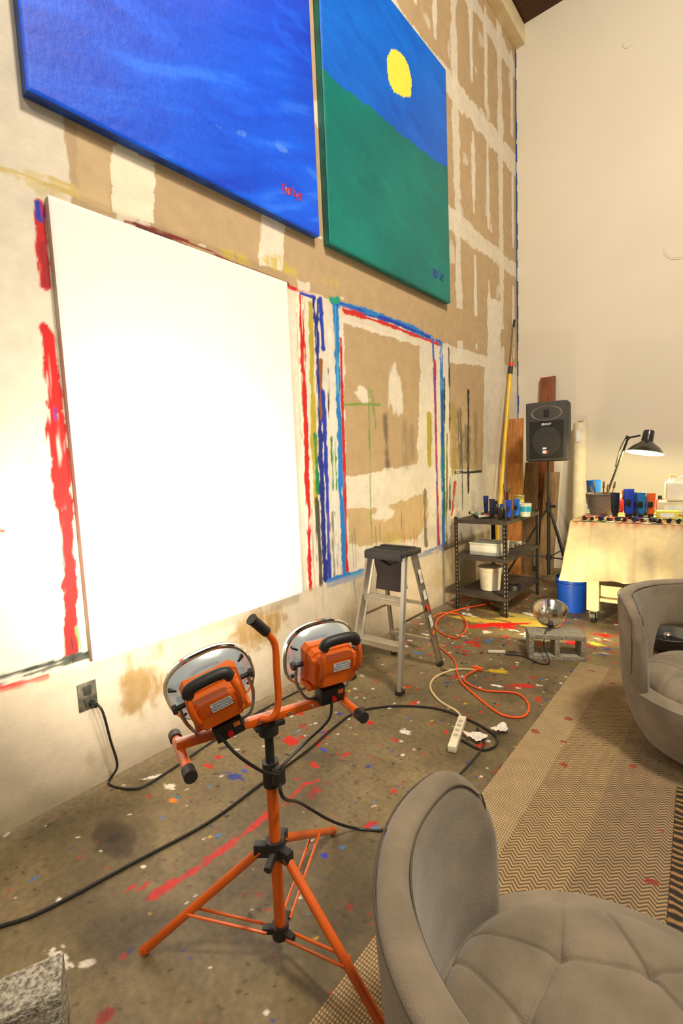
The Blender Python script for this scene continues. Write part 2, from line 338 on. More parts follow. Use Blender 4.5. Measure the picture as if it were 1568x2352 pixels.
Gb(960,1500,.04,.015,CYAN,rag=.8);Gb(880,1440,.05,.025,WHT,rag=1);Gb(1390,1460,.08,.04,RED,rag=1);Gb(1140,1575,.04,.015,WHT,rag=1);Gb(905,1700,.03,.008,RED,rag=1);Gb(935,1577,.03,.01,RED,rag=1);Gb(850,1660,.02,.015,RED,rag=1);Gb(690,1640,.03,.015,RED,rag=1)
K([(440,1790),(560,1880),(640,1950)],.004,(64,54,40),rag=.1,a=.6)
mk=(1-ss(.0,.16,U-WX+(fbm(U*9,V*9,9)-.5)*.1))*.3;G.col=G.col*(1-mk[...,None])+np.array(lin((170,158,136)))*mk[...,None]
gridmesh('floor',np.stack([U,V,0*U],-1),attrmat('stained_concrete',rough=.5,var=.28,scale=40,bump=.2,bscale=120),G.col,kind='structure')
# ================================================================= BACK WALL / CEILING / TRIM
mw=mat('cream_wall_paint',(218,209,190),.75,var=.02,scale=1.2,bump=.03,bscale=200)
MB().box(((WX+4.5)/2,BY+.05,CZ/2),(4.5-WX,.1,CZ)).obj('wall_back',None,mw,kind='structure')
mce=mat('dark_timber_ceiling',(74,44,24),.8,var=.35,scale=4,stretch=(1,12,1))
MB().box(((WX+4.5)/2,(BY-2.6)/2,CZ+.05),(4.5-WX,BY+2.6,.1)).obj('ceiling',None,mce,kind='structure')
mt=mat('white_trim_paint',(226,208,168),.6,var=.06)
MB().box((WX+.065,(BY-2)/2,CZ-.13),(.13,BY+2,.22),bev=.004).obj('trim_1',None,mt,kind='structure')
b=MB();zz=2.0
while zz<6.7:
    h=random.uniform(.05,.2);w=random.uniform(.008,.022);b.box((WX+.004+w/2,BY-.002,zz+h/2),(w,.003,h));zz+=h*.96
b.obj('trim_2',None,mat('blue_corner_paint',(30,70,140),.6),kind='structure',smooth=False)
for q,rr,nm in (((1443,97),.06,'wall_plate'),((1562,560),.16,'wall_plate')):
    c=B(*q);MB().cyl((0,-.0,0),(0,-.005,0),rr,n=40).cyl((0,-.004,0),(0,-.008,0),rr*.9,n=40).obj(nm,None,mw,label='round cream painted cover plate on the tall wall',cat='cover plate').location=(c[0],BY,c[1])
# ================================================================= CANVAS + PAINTINGS
mside=mat('raw_canvas_edge',(190,172,150),.8,var=.06)
def stretched(name,label,y0,y1,z0,z1,m,colf=None,th=.05,step=.01):
    t=thing(name,label,'painting' if 'painting' in name else 'canvas',(WX+.006,(y0+y1)/2,z0))
    hw=(y1-y0)/2;hh=z1-z0
    MB().box((th/2-.002,0,hh/2),(th-.004,hw*2-.004,hh-.004),bev=.003).obj('stretcher_frame',t,m['side'])
    us=np.arange(-hw,hw+step*.5,step);vs=np.arange(0,hh+step*.5,step)
    Q=Paint(us,vs,(255,255,255));colf(Q)
    e=np.minimum.reduce([Q.U+hw,hw-Q.U,Q.V,hh-Q.V]);X=th+.0*Q.U-.006*np.clip(1-e/.012,0,1)**2+.0008*fbm(Q.U*20,Q.V*20,5)
    X=X+.0010*fbm(Q.U*9+Q.V*14,Q.V*30-Q.U*20,8)
    gridmesh('painted_face' if name=='painting' else 'primed_face',np.stack([X,Q.U,Q.V],-1),m['front'],Q.col,parent=t);return t
a=W(122,460,WX+.056);b_=W(660,640,WX+.056);c_=W(697,1365,WX+.056);d_=W(205,1520,WX+.056)
mcv=attrmat('white_primer',rough=.6,var=.03,scale=5,bump=.3,bscale=14)
stretched('blank_canvas','large blank white primed canvas mounted on the paint-stained wall',(a[0]+d_[0])/2,(b_[0]+c_[0])/2,(c_[1]+d_[1])/2,(a[1]+b_[1])/2,{'front':mcv,'side':mside},lambda Q:Q.poly([(-3,-3),(3,-3),(3,3),(-3,3)],(226,223,220),rag=0),th=.05)
PX=WX+.066
def tw(yc,z0):return lambda px,py:(W(px,py,PX)[0]-yc,W(px,py,PX)[1]-z0)
y0=W(62,208,PX)[0];y1=(W(728,540,PX)[0]+W(717,0,PX)[0])/2;z0=(W(62,206,PX)[1]+W(728,540,PX)[1])/2
def blue(Q):
    U,V=Q.U,Q.V;n=fbm(U*1.0+V*.6,V*1.6-U*.9,3,5);s=fbm(U*1.6+V*1.2,V*13-U*5,6,5);s2=fbm(U*14-V*3,V*2+U*3,16,4);k=np.clip(n*.7+s*.8-.22,0,1)[...,None]
    A=np.array(lin((6,46,186)));Bc=np.array(lin((14,104,255)));Q.col=A*(1-k)+Bc*k
    v=(ss(.6,1.7,V-.45*U+(n-.5)*1.2))[...,None]*.65;Q.col=Q.col*(1-v)+(np.array(lin((76,72,200)))*(.5+1.0*s2[...,None]))*v
    w=(ss(.53,.72,s)*ss(.4,.6,n))[...,None]*.4;Q.col=Q.col*(1-w)+np.array(lin((56,128,252)))*w
    dk=(ss(.4,.9,U)*ss(.5,1.2,V+n*.4))[...,None]*.35;Q.col=Q.col*(1-dk)+np.array(lin((20,38,150)))*dk
    g=tw((y0+y1)/2,z0)
    Q.stroke([g(560,300),g(610,325),g(655,345)],.03,(110,160,240),a=.5,dry=.42,rag=.8);Q.stroke([g(500,290),g(560,308)],.02,(110,160,240),a=.4,dry=.42,rag=.8)
    Q.stroke([g(640,330),g(700,370),g(722,400)],.05,(60,120,230),a=.4,dry=.4,rag=.8)
    for i in range(34):
        a=random.uniform(-.9,.7);c=random.uniform(.05,2);Q.stroke([(a,c),(a+random.uniform(.15,.4),c-random.uniform(-.02,.06))],random.uniform(.04,.10),random.choice([(30,100,250),(14,60,200),(50,90,235)]),a=.3,dry=.38,rag=.4,soft=.015)
mb={'front':attrmat('blue_acrylic',rough=.5,var=.06,scale=30,bump=.2,bscale=40,spec=.3),'side':mat('deep_blue_edge',(14,50,130),.5,rgb2=(20,80,170))}
p1=stretched('painting','deep blue abstract painting signed in red, hung high on wall',y0,y1,z0,z0+2.22,mb,blue,th=.06)
def sign(t,yc,z0,px,py,scale,m,word='parker'):
    gl={'p':[[(0,-.5),(.05,1)],[(.05,.9),(.5,1),(.6,.6),(.4,.35),(.05,.4)]],'a':[[(.55,.9),(.15,.9),(0,.4),(.2,.05),(.5,.3),(.55,.9),(.6,.1)]],'r':[[(.05,.9),(.1,.05)],[(.08,.6),(.3,.95),(.55,.9)]],
        'k':[[(.05,1.4),(.08,0)],[(.5,.9),(.1,.5),(.55,0)]],'e':[[(.05,.5),(.5,.6),(.45,.95),(.15,.9),(.02,.4),(.25,.03),(.55,.15)]]}
    b=MB();g=tw(yc,z0);c=g(px,py);x=c[0]-len(word)*.5*scale*.78
    for i,ch in enumerate(word):
        jz=[.02,-.1,.05,.12,-.05,.08][i%6]*scale
        for st in gl[ch]:
            b.tube([(.0612,x+q[0]*scale,c[1]+q[1]*scale*1.2-.4*scale+jz) for q in st],scale*.095,n=6,k=5)
        x+=.78*scale
    b.obj('signature',t,m)
sign(p1,(y0+y1)/2,z0,673,448,.040,mat('red_paint',(200,24,34),.5))
y2=W(764,572,PX)[0];y3=(W(1032,690,PX)[0]+W(1027,164,PX)[0])/2;z2=(W(762,568,PX)[1]+W(1032,690,PX)[1])/2;z3=W(1027,164,PX)[1]
y2=(W(752,565,PX)[0]+y2)/2
def moon(Q):
    U,V=Q.U,Q.V;g=tw((y2+y3)/2,z2);n=fbm(U*1.5,V*1.5,3,5);s=fbm(U*4,V*14+U*4,6,4)
    k=np.clip(n*.6+s*.6-.1,0,1)[...,None];Q.col=np.array(lin((8,66,168)))*(1-k)+np.array(lin((14,112,222)))*k
    bl=[g(750,170),g(790,205),g(850,245),g(905,295),g(960,340),g(1030,388)]
    Q.poly(bl+[(2,-1),(-2,-1),(-2,bl[0][1])],(16,118,92),rag=.05,fr=5)
    ins=(V<np.interp(U,[q[0] for q in bl],[q[1] for q in bl])+.08)
    k2=((n*.7+s*.3-.05)[...,None]);gr=np.array(lin((0,84,86)))*(1-k2)+np.array(lin((4,134,120)))*k2
    Q.col=np.where(((Q.col[...,1]>Q.col[...,2])&ins)[...,None],gr,Q.col)
    Q.poly([g(*q) for q in [(888,132),(899,113),(912,116),(926,128),(938,152),(945,188),(943,224),(926,223),(905,211),(893,190),(889,160)]],(216,208,74),rag=.006)
mg={'front':mb['front'],'side':mat('teal_edge',(14,96,92),.5,rgb2=(16,120,110))}
p2=stretched('painting','green hill under blue sky with yellow moon painting on wall',y2,y3,z2,z3,mg,moon,th=.06,step=.012)
sign(p2,(y2+y3)/2,z2,1008,636,.056,mat('violet_paint',(28,66,130),.5))
# ================================================================= OUTLET
q=W(200,1598);o=thing('wall_outlet','open metal electrical outlet box set in the wall','outlet',(WX,q[0],q[1]))
MB().box((.004,0,0),(.008,.085,.135),bev=.003).obj('cover_plate',o,mat('worn_steel',(110,105,90),.45,.6,var=.4,scale=40))
for z in (-.03,.03):MB().box((.010,0,z),(.008,.034,.045),bev=.003).obj('socket',o,mat('dark_socket',(50,50,44),.5))
# ================================================================= CORDS
mblk=mat('black_rubber',(28,27,27),.45,var=.2);mor=mat('orange_rubber',(226,84,22),.5);mbe=mat('beige_cord',(206,184,140),.6)
def cord(name,label,pts,r,m,cat='cable',parent=None):
    P3=[Vector(q) for q in pts]
    if parent is not None:
        Mi=Matrix.Translation(parent.location)@Matrix.Rotation(parent.rotation_euler.z,4,'Z');Mi=Mi.inverted()
        return MB().tube([Mi@q for q in P3],r,n=8,k=10).obj(name,parent,m)
    o0=P3[0].copy();o0.z=0
    ob=MB().tube([q-o0 for q in P3],r,n=8,k=10).obj(name,None,m,label=label,cat=cat);ob.location=o0;return ob
Y0,Z0=W(208,1612)
cord('electric_cable','black power cable hanging from wall outlet onto concrete floor',[(WX+.03,Y0,Z0),(WX+.07,Y0+.02,Z0-.03),(WX+.06,Y0+.05,Z0-.2),(WX+.06,Y0+.07,.08),F3(250,1800,.007),F3(300,1812,.007),F3(350,1795,.007),F3(470,1715,.007),F3(560,1655,.007),F3(650,1605,.007),F3(720,1570,.007),F3(800,1530,.007)],.006,mblk)
MB().cyl((WX+.014,Y0,Z0),(WX+.05,Y0+.005,Z0-.006),.016,.012,n=12).obj('cable_plug',None,mblk,label='black plug pushed into the wall outlet',cat='plug')
cord('electric_cable','long black extension cable lying across paint-splattered floor',[F3(-60,2150,.007),F3(0,2128,.007),F3(100,2092,.007),F3(300,1985,.007),F3(480,1888,.007),F3(600,1800,.007),F3(700,1728,.007),F3(770,1668,.007),F3(820,1635,.007),F3(900,1622,.007),F3(1000,1627,.007),F3(1080,1655,.007),F3(1135,1688,.007),F3(1138,1712,.007),F3(1105,1722,.007),F3(1060,1700,.007)],.0065,mblk)
cord('electric_cable','orange extension cable looped on the concrete floor',[F3(1130,1385,.007),F3(1060,1398,.007),F3(1010,1418,.007),F3(1003,1445,.007),F3(1045,1465,.007),F3(1072,1440,.007),F3(1055,1412,.007),F3(1005,1410,.007),F3(985,1440,.007),F3(1010,1485,.007),F3(1042,1515,.007),F3(1055,1560,.007),F3(1095,1600,.007),F3(1150,1640,.007),F3(1200,1646,.007),F3(1214,1620,.007),F3(1185,1592,.007),F3(1110,1585,.007),F3(1065,1560,.007),F3(1100,1535,.012)],.0065,mor)
a=F3(1096,1535,.014);MB().box((0,0,0),(.07,.03,.024),bev=.006).obj('cable_plug',None,mor,label='orange plug end of the extension cable on floor',cat='plug').location=a
a=Vector(F3(1062,1650,.02));b2=Vector(F3(1037,1722,.02));d=b2-a
ps=thing('power_strip','white plastic power strip lying on concrete floor','power strip',((a+b2)/2)*1,math.atan2(d.y,d.x));ps.location.z=0
MB().box((0,0,.02),(d.length,.045,.035),bev=.006).obj('strip_body',ps,mat('offwhite_plastic',(216,206,180),.4))
for i in range(4):MB().box((-.1+i*.05,0,.0385),(.022,.022,.003),bev=.001).obj('socket',ps,mat('pale_socket',(170,160,138),.5))
cord('supply_cable','',[F3(1090,1538,.012),F3(1045,1538,.007),F3(1000,1555,.007),F3(988,1580,.007),F3(1010,1610,.007),F3(1050,1635,.007),F3(1062,1660,.015)],.007,mbe,parent=ps)
def paper(label,px,py,s,rot):
    n=22;u=np.linspace(-1,1,n);Uu,Vv=np.meshgrid(u,u,indexing='ij');z=.008+.03*fbm(Uu*2.2+px,Vv*2.2,3)+.006*np.abs(Uu*Vv)
    x,y=F(px,py);c,s_=math.cos(rot),math.sin(rot);X=Uu*s[0]*(1+.3*np.sin(Vv*2));Yy=Vv*s[1]*(1+.3*np.sin(Uu*3))
    o=gridmesh('paper_scrap',np.stack([X*c-Yy*s_,X*s_+Yy*c,z],-1),mat('paper_white',(214,206,190),.8,var=.2,scale=60),label=label,cat='paper');o.location=(x,y,0);return o
paper('crumpled white paper tag beside the power strip',1090,1700,(.050,.032),.3);paper('crumpled white paper scrap on floor near cables',1150,1682,(.045,.03),1.2)
kx=F3(1140,1500,0);kn=thing('putty_knife','white handled scraper knife lying on floor','knife',kx,.55)
MB().box((0,0,.012),(.13,.03,.02),bev=.008).obj('handle',kn,mat('offwhite_plastic',(222,214,192),.4));MB().box((.1,0,.006),(.09,.05,.003),bev=.001).obj('blade',kn,mat('steel',(190,188,180),.25,1))
# ================================================================= WORK LIGHT
mO=mat('orange_enamel',(212,90,8),.32,coat=.4,var=.08);mO2=mat('orange_housing',(214,96,10),.42,var=.08,bump=.05,bscale=200)
mK=mat('black_plastic',(34,32,32),.5,bump=.1,bscale=300);mCh=mat('chrome',(235,235,230),.10,1,var=.03);mSt=mat('brushed_steel',(175,172,165),.3,1)
mDish=mat('glowing_reflector',(232,236,230),.22,.9,var=.05,emit=.22)  # metal dish back brightened by emission put into its material
mBulb=mat('lamp_glass_glow',(255,236,200),.2,emit=14,var=.02)
SX,SY=-1.05,.88
wl=thing('work_light','orange twin-head halogen work light on tripod stand','work light',(SX,SY,0))
cv=Vector((.364,.931,0)).normalized();nv=Vector((-cv.y,cv.x,0))
feet=[Vector((F(332,2192)[0]-SX,F(332,2192)[1]-SY,.014)),Vector((F(765,1915)[0]-SX,F(765,1915)[1]-SY,.014)),Vector((.41,.0,.026))]
zc=.772
MB().cyl((0,0,.07),(0,0,.60),.0175).obj('mast',wl,mO)
MB().cyl((0,0,.60),(0,0,zc-.03),.0135).obj('mast_extension',wl,mK)
MB().cyl((0,0,.56),(0,0,.635),.025).cyl((0,0,.61),(.05,-.02,.61),.011).cyl((.05,-.02,.595),(.05,-.02,.63),.016,n=6).obj('height_clamp',wl,mK)
b=MB().cyl((0,0,.335),(0,0,.385),.028);b2m=MB().cyl((0,0,.065),(0,0,.105),.026)
for fq in feet:
    d=Vector((fq.x,fq.y,0)).normalized();b.box(tuple(d*.04+Vector((0,0,.352))),(.05,.026,.04),(0,0,math.atan2(d.y,d.x)),bev=.003);b2m.box(tuple(d*.035+Vector((0,0,.085))),(.04,.022,.02),(0,0,math.atan2(d.y,d.x)),bev=.002)
b.cyl((0,0,.355),(.03,-.06,.34),.012).obj('leg_collar',wl,mK);b2m.obj('brace_collar',wl,mK)
for fq in feet:
    d=Vector((fq.x,fq.y,0)).normalized();top=d*.045+Vector((0,0,.35))
    e=(fq-top).normalized()
    MB().cyl(top,fq,.0135).cyl(fq-e*.015,fq+e*.004,.0155).obj('leg',wl,mO)
    mid=top+(fq-top)*.60;sd=Vector((-d.y,d.x,0))*.014
    MB().cyl(d*.04+Vector((0,0,.085))+sd,mid+sd,.0045,n=8).cyl(d*.04+Vector((0,0,.085))-sd,mid-sd,.0045,n=8).cyl(mid-sd*1.3,mid+sd*1.3,.005,n=8).obj('brace',wl,mO)
MB().cyl((0,0,zc-.05),(0,0,zc-.018),.03).box((0,0,zc-.018),(.09,.05,.014),(0,0,math.atan2(cv.y,cv.x)),bev=.002).obj('mast_head',wl,mK)
MB().box((0,0,zc),(.52,.028,.022),(0,0,math.atan2(cv.y,cv.x)),bev=.002).obj('crossbar',wl,mO)
for t in (-.14,-.03,.06,.14):
    q=cv*t-nv*.0145+Vector((0,0,zc));MB().cyl(q,q-nv*.004,.006,n=6).obj('bolt',wl,mCh)
for t in (-.25,.25):
    q=cv*t+Vector((0,0,zc-.018))
    MB().cyl(q+nv*.07,q-nv*.11,.0135).obj('end_bar',wl,mO);MB().cyl(q-nv*.10,q-nv*.135,.017).obj('end_cap',wl,mK);MB().cyl(q+nv*.06,q+nv*.09,.017).obj('end_cap',wl,mK)
hp=[cv*-.03-nv*.02+Vector((0,0,zc+.012)),cv*0-nv*.035+Vector((0,0,zc+.015)),cv*.022-nv*.035+Vector((0,0,zc+.05)),cv*.025-nv*.03+Vector((0,0,zc+.15)),cv*.024-nv*.03+Vector((0,0,zc+.225)),cv*.0-nv*.035+Vector((0,0,zc+.268))]
MB().tube(hp,.0105,n=12).obj('carry_handle',wl,mO)
g0=hp[-1];g1=cv*-.043-nv*.045+Vector((0,0,zc+.315));MB().cyl(g0,g1,.015).cyl(g1,g1+(g1-g0)*.06,.017).obj('carry_grip',wl,mK)
def octo(w,h,c):return [(-w+c,-h),(w-c,-h),(w,-h+c),(w,h-c),(w-c,h),(-w+c,h),(-w,h-c),(-w,-h+c)]
def sel(w,h,e=.78,n=56):
    o=[]
    for i in range(n):
        a=2*math.pi*i/n;c,s=math.cos(a),math.sin(a);o.append((math.copysign(abs(c)**e,c)*w,math.copysign(abs(s)**e,s)*h))
    return o
def ring_loft(secs,fn=octo):
    b=bmesh.new();R=[]
    for s in secs:R.append([b.verts.new((x,s[-1],z)) for x,z in fn(*s[:-1])])
    n=len(R[0])
    for A,D in zip(R,R[1:]):
        for i in range(n):b.faces.new((A[i],A[(i+1)%n],D[(i+1)%n],D[i]))
    return b,R
ENW=15
def head(t,h0,tiltx,yawz,roll,off):
    M=Matrix.Translation(cv*t-nv*off+Vector((0,0,h0)))@Matrix.Rotation(math.atan2(cv.y,cv.x)+yawz,4,'Z')@Matrix.Rotation(tiltx,4,'X')@Matrix.Rotation(roll,4,'Y')
    k_=.88
    b,R=ring_loft([(.060*k_,.044*k_,.010,-.070),(.070*k_,.053*k_,.012,-.062),(.074*k_,.056*k_,.012,-.030),(.079*k_,.061*k_,.012,-.029),(.082*k_,.064*k_,.013,.0),(.087*k_,.069*k_,.014,.001),(.089*k_,.072*k_,.015,.030)])
    b.faces.new(R[0]);bmesh.ops.recalc_face_normals(b,faces=b.faces[:])
    mbx=MB();mbx.merge(b)
    for z in (-.022,-.029,-.036):mbx.box((0,-.064,z),(.092,.008,.0035),bev=.001)
    mbx.box((0,-.068,.018),(.092,.010,.036),bev=.004)
    mbx.box((0,.0,-.062),(.156,.06,.014),bev=.003)
    for sx in (-1,1):mbx.box((sx*.066,-.02,.0),(.011,.07,.078),bev=.004)
    hd=mbx.obj('lamp_head',wl,mO2,ang=25);hd.matrix_local=M
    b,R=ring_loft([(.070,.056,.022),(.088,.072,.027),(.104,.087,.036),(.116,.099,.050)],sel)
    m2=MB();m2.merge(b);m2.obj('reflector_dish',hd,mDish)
    b,R=ring_loft([(.115,.098,.049),(.121,.104,.050),(.124,.107,.056),(.122,.105,.068),(.114,.097,.070),(.112,.095,.060)],sel)
    m2=MB();m2.merge(b);m2.obj('reflector_rim',hd,mCh,ang=30)
    b=bmesh.new();b.faces.new([b.verts.new((x,.058,z)) for x,z in sel(.112,.095)]);m2=MB();m2.merge(b);m2.obj('lamp_glass',hd,mBulb,smooth=False)
    g=MB()
    for k in range(6):
        x=-.09+k*.036;g.tube([(x,.07,-.08),(x,.083,-.05),(x,.083,.05),(x,.07,.08)],.002,n=6)
    for z in (-.05,0,.05):g.tube([(-.108,.07,z),(-.08,.085,z),(.08,.085,z),(.108,.07,z)],.002,n=6)
    g.tube([(x,.072,z) for x,z in sel(.118,.101)]+[(.118,.072,0)],.003,n=6,smooth=False)
    g.obj('wire_guard',hd,mSt)
    for sx in (-1,1):
        for sz in (-1,1):MB().box((sx*.096,.036,sz*.045),(.022,.012,.006),(0,-.5*sx*sz,0),bev=.001).obj('rim_clip',hd,mK)
    for sx in (-1,1):MB().tube([(sx*.053,-.055,-.02),(sx*.059,-.082,.01),(sx*.060,-.086,.06),(sx*.053,-.074,.094)],.0085,n=8).obj('handle_arm',hd,mO)
    MB().tube([(-.055,-.074,.086),(-.044,-.074,.104),(0,-.075,.109),(.044,-.074,.104),(.055,-.074,.086)],.0155,n=12).obj('handle_grip',hd,mK)
    lb=MB().box((.01,-.0735,.018),(.056,.001,.026)).obj('warning_label',hd,mat('label_white',(226,228,230),.5),smooth=False)
    for i,s in enumerate(('HOT SURFACE','SURFACE CHAUDE','SUPERFICIE CALIENTE')):text(s,.0066,lb,mat('label_ink',(20,50,90),.6),(.01,-.0743,.0262-i*.0078),name='label_text',ext=.0002)
    b=MB()
    for sx in (-1,1):b.tube([(sx*.096,.02,.0),(sx*.096,.015,-.06),(sx*.07,.0,-.110),(sx*.03,-.0,-.120)],.005,n=8)
    b.box((0,0,-.122),(.09,.03,.005)).obj('yoke',hd,mSt)
    for sx in (-1,1):MB().cyl((sx*.078,.015,0),(sx*.105,.015,0),.007).cyl((sx*.102,.015,-.0),(sx*.113,.015,0),.013,n=8).obj('tilt_knob',hd,mK)
    sb=MB().box((.0,-.02,-.096),(.080,.052,.052),bev=.004).obj('switch_box',hd,mK)
    MB().cyl((0,-.045,-.104),(0,-.054,-.104),.008).obj('switch_button',sb,mat('red_switch',(214,30,22),.35))
    MB().box((.024,-.0465,-.086),(.018,.001,.014)).obj('rating_label',sb,mat('orange_label',(230,120,60),.5),smooth=False)
    L=bpy.data.lights.new('halogen_beam','AREA');L.shape='RECTANGLE';L.size=.17;L.size_y=.13;L.energy=ENW;L.color=(1,.90,.74);L.spread=math.radians(108)
    lo=bpy.data.objects.new('halogen_beam',L);C.objects.link(lo);lo.parent=hd;lo.location=(0,.09,0);lo.rotation_euler=(math.radians(90),0,0);return hd
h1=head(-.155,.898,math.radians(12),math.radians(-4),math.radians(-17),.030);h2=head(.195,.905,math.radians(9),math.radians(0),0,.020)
J=Vector((.045,-.01,.61))
b=MB().tube([cv*-.16-nv*.05+Vector((0,0,.80)),cv*-.12-nv*.08+Vector((0,0,.74)),cv*-.05-nv*.07+Vector((0,0,.66)),J],.0045).tube([cv*.19-nv*.05+Vector((0,0,.80)),cv*.17-nv*.06+Vector((0,0,.74)),cv*.10-nv*.04+Vector((0,0,.68)),J+Vector((.01,0,.03)),J],.0045);b.obj('head_cord',wl,mblk)
rel=lambda q:Vector(q)-Vector((SX,SY,0))
MB().tube([J,J+Vector((.015,0,-.06)),rel(F3(690,1845,.25)),rel(F3(760,1885,.1)),rel(F3(820,1903,.01)),rel(F3(890,1905,.008)),rel(F3(970,1868,.02)),rel(F3(1050,1785,.012)),rel(F3(1100,1728,.012)),rel(F3(1112,1700,.012)),rel(F3(1095,1672,.012))],.0055,k=10).obj('supply_cord',wl,mblk)
MB().box(tuple(J),(.03,.03,.05),bev=.006).obj('cord_junction',wl,mK)
# ================================================================= STEP LADDER
mAl=mat('aluminium',(198,192,178),.38,.85,var=.06,bump=.05);mLT=mat('ladder_tray_plastic',(46,44,43),.55,bump=.1,bscale=200)
lad=thing('step_ladder','folding aluminium step ladder with black plastic top tray','step ladder',(-1.86,2.78,0))
def rail(a,b,w=.055,t=.02):
    a=Vector(a);b=Vector(b);d=b-a;m=MB();M=Matrix.Translation((a+b)/2)@d.to_track_quat('Z','Y').to_matrix().to_4x4()
    for (cx_,cy_,wx_,wy_) in ((0,0,.004,w),(0,w/2,t,.004),(0,-w/2,t,.004)):
        bb=bmesh.new();bmesh.ops.create_cube(bb,size=1);
        for v in bb.verts:v.co=Vector((v.co.x*wx_+cx_,v.co.y*wy_+cy_,v.co.z*d.length))
        m.merge(bb,M)
    return m
for sx in (-1,1):
    rail((sx*.20,-.27,.02),(sx*.14,-.07,.87),.06,.024).obj('front_rail',lad,mAl);rail((sx*.20,.27,.02),(sx*.13,.06,.87),.045,.02).obj('rear_rail',lad,mAl)
    MB().box((sx*.20,-.27,.015),(.04,.06,.03),bev=.004).obj('foot_pad',lad,mK);MB().box((sx*.20,.27,.015),(.035,.05,.03),bev=.004).obj('foot_pad',lad,mK)
    MB().box((sx*.165,0,.44),(.004,.33,.018)).obj('spreader_bar',lad,mSt)
for z in (.29,.58):
    k=z/.87;y=-.27+.2*k;x=.2-.06*k
    m=MB().box((0,y+.02,z),(2*x-.01,.085,.012),bev=.002).box((0,y-.02,z-.018),(2*x-.01,.004,.03));
    for i in range(5):m.box((0,y-.01+i*.014,z+.007),(2*x-.03,.004,.002))
    m.obj('step',lad,mAl)
    MB().box((0,.26-.2*k,z-.08),(2*x-.02,.02,.022)).obj('rear_brace',lad,mAl)
m=MB().box((0,0,.885),(.32,.24,.042),bev=.012).box((0,-.03,.91),(.27,.02,.012),bev=.003).box((0,.06,.91),(.27,.05,.012),bev=.003)
for x in (-.11,-.037,.037,.11):m.cyl((x,-.09,.90),(x,-.09,.911),.018,n=16)
m.obj('top_tray',lad,mLT)
MB().box((0,-.130,.872),(.30,.02,.05),bev=.004).obj('tray_lip',lad,mLT)
MB().prism([(-.115,-.1),(.115,-.1),(.125,.12),(0,.06),(-.125,.12)],.014,Matrix.Translation((0,-.035,.73))@Matrix.Rotation(math.radians(102),4,'X')).box((0,-.03,.72),(.24,.012,.22),(math.radians(-13),0,0),bev=.005).obj('mesh_pouch',lad,mat('charcoal_mesh',(62,52,48),.8,bump=.5,bscale=400))
for z,c,h in ((.70,(228,222,214),.10),(.56,(230,226,218),.07),(.46,(214,60,30),.05),(.36,(226,222,214),.09),(.27,(210,120,40),.03)):
    k=z/.87;MB().box((.213-.07*k,.27-.21*k,z),(.003,.036,h),(math.radians(14),math.radians(-4),0)).obj('rail_sticker',lad,mat('sticker%d'%c[1],c,.5,var=.3,scale=60),smooth=False)
# ================================================================= CINDER BLOCKS
mcb=mat('concrete_block',(150,142,124),.95,var=.25,scale=60,bump=.9,bscale=70)
mcb2=mat('rough_speckled_block',(124,118,106),.95,var=.4,scale=110,bump=1,bscale=110,rgb2=(190,182,166))
def block(label,loc,rotz,m,depth=.19):
    o=thing('cinder_block',label,'concrete block',loc,rotz)
    L_,Wd,T=.39,.19,.034
    m_=MB();m_.box((0,-Wd/2+T/2,0),(L_,T,depth),bev=.004);m_.box((0,Wd/2-T/2,0),(L_,T,depth),bev=.004)
    for x in (-L_/2+T/2,0,L_/2-T/2):m_.box((x,0,0),(T,Wd-.02,depth-.002),bev=.003)
    ob=m_.obj('block_shell',o,m)
    ob.rotation_euler=(math.pi/2,0,0);ob.location=(0,0,.095)
    return o
a=F(1212,1515);b2=F(1350,1522);an=math.atan2(b2[1]-a[1],b2[0]-a[0]);mx=Vector(((a[0]+b2[0])/2,(a[1]+b2[1])/2,0))+Vector((-math.sin(an),math.cos(an),0))*.1
block('grey cinder block on its side holding a clamp lamp',mx,an,mcb)
c0=F(146,2184,.19);dd=math.radians(246)
cen=Vector((c0[0],c0[1],0))+Vector((math.cos(dd),math.sin(dd),0))*.195+Vector((math.cos(dd+math.pi/2),math.sin(dd+math.pi/2),0))*.06
block('rough speckled grey cinder block lying on concrete floor',cen,dd,mcb2,.12)
cl=thing('clamp_lamp','lit silver reflector clamp lamp resting on cinder block','lamp',(F(1247,1447,.19)[0]+.02,F(1247,1447,.19)[1]+.10,.19))
Mt=Matrix.Translation((0,0,.105))@Matrix.Rotation(math.radians(18),4,'Z')@Matrix.Rotation(math.radians(-58),4,'X')@Matrix.Scale(1.08,4)
mRf=mat('reflector_metal',(225,222,210),.16,1,var=.04)
MB().lathe([(.022,-.085),(.04,-.080),(.080,-.058),(.104,-.015),(.116,.030),(.122,.033),(.122,.028),(.114,.026),(.100,-.012),(.074,-.050),(.03,-.074)],44,Mt).obj('reflector',cl,mRf)
MB().lathe([(0,.0),(.02,-.005),(.03,-.025),(.025,-.05),(.015,-.065)],20,Mt).obj('bulb',cl,mat('warm_bulb',(255,226,130),.3,emit=12))
MB().cyl(Mt@Vector((0,0,-.08)),Mt@Vector((0,0,-.12)),.02).obj('socket_housing',cl,mK)
cord('lamp_cable','',[tuple(Vector(cl.location)+(Mt@Vector((0,0,-.12)))),tuple(Vector(cl.location)+Vector((.02,-.17,.02))),(cl.location.x+.02,cl.location.y-.215,.1),F3(1262,1520,.02),F3(1240,1524,.008),F3(1200,1507,.006),F3(1160,1503,.006)],.005,mblk,parent=cl)
L=bpy.data.lights.new('clamp_lamp_light','POINT');L.energy=40;L.color=(1,.82,.46);L.shadow_soft_size=.025;lo=bpy.data.objects.new('bulb_light',L);C.objects.link(lo);lo.parent=cl;lo.location=Mt@Vector((0,0,.03))
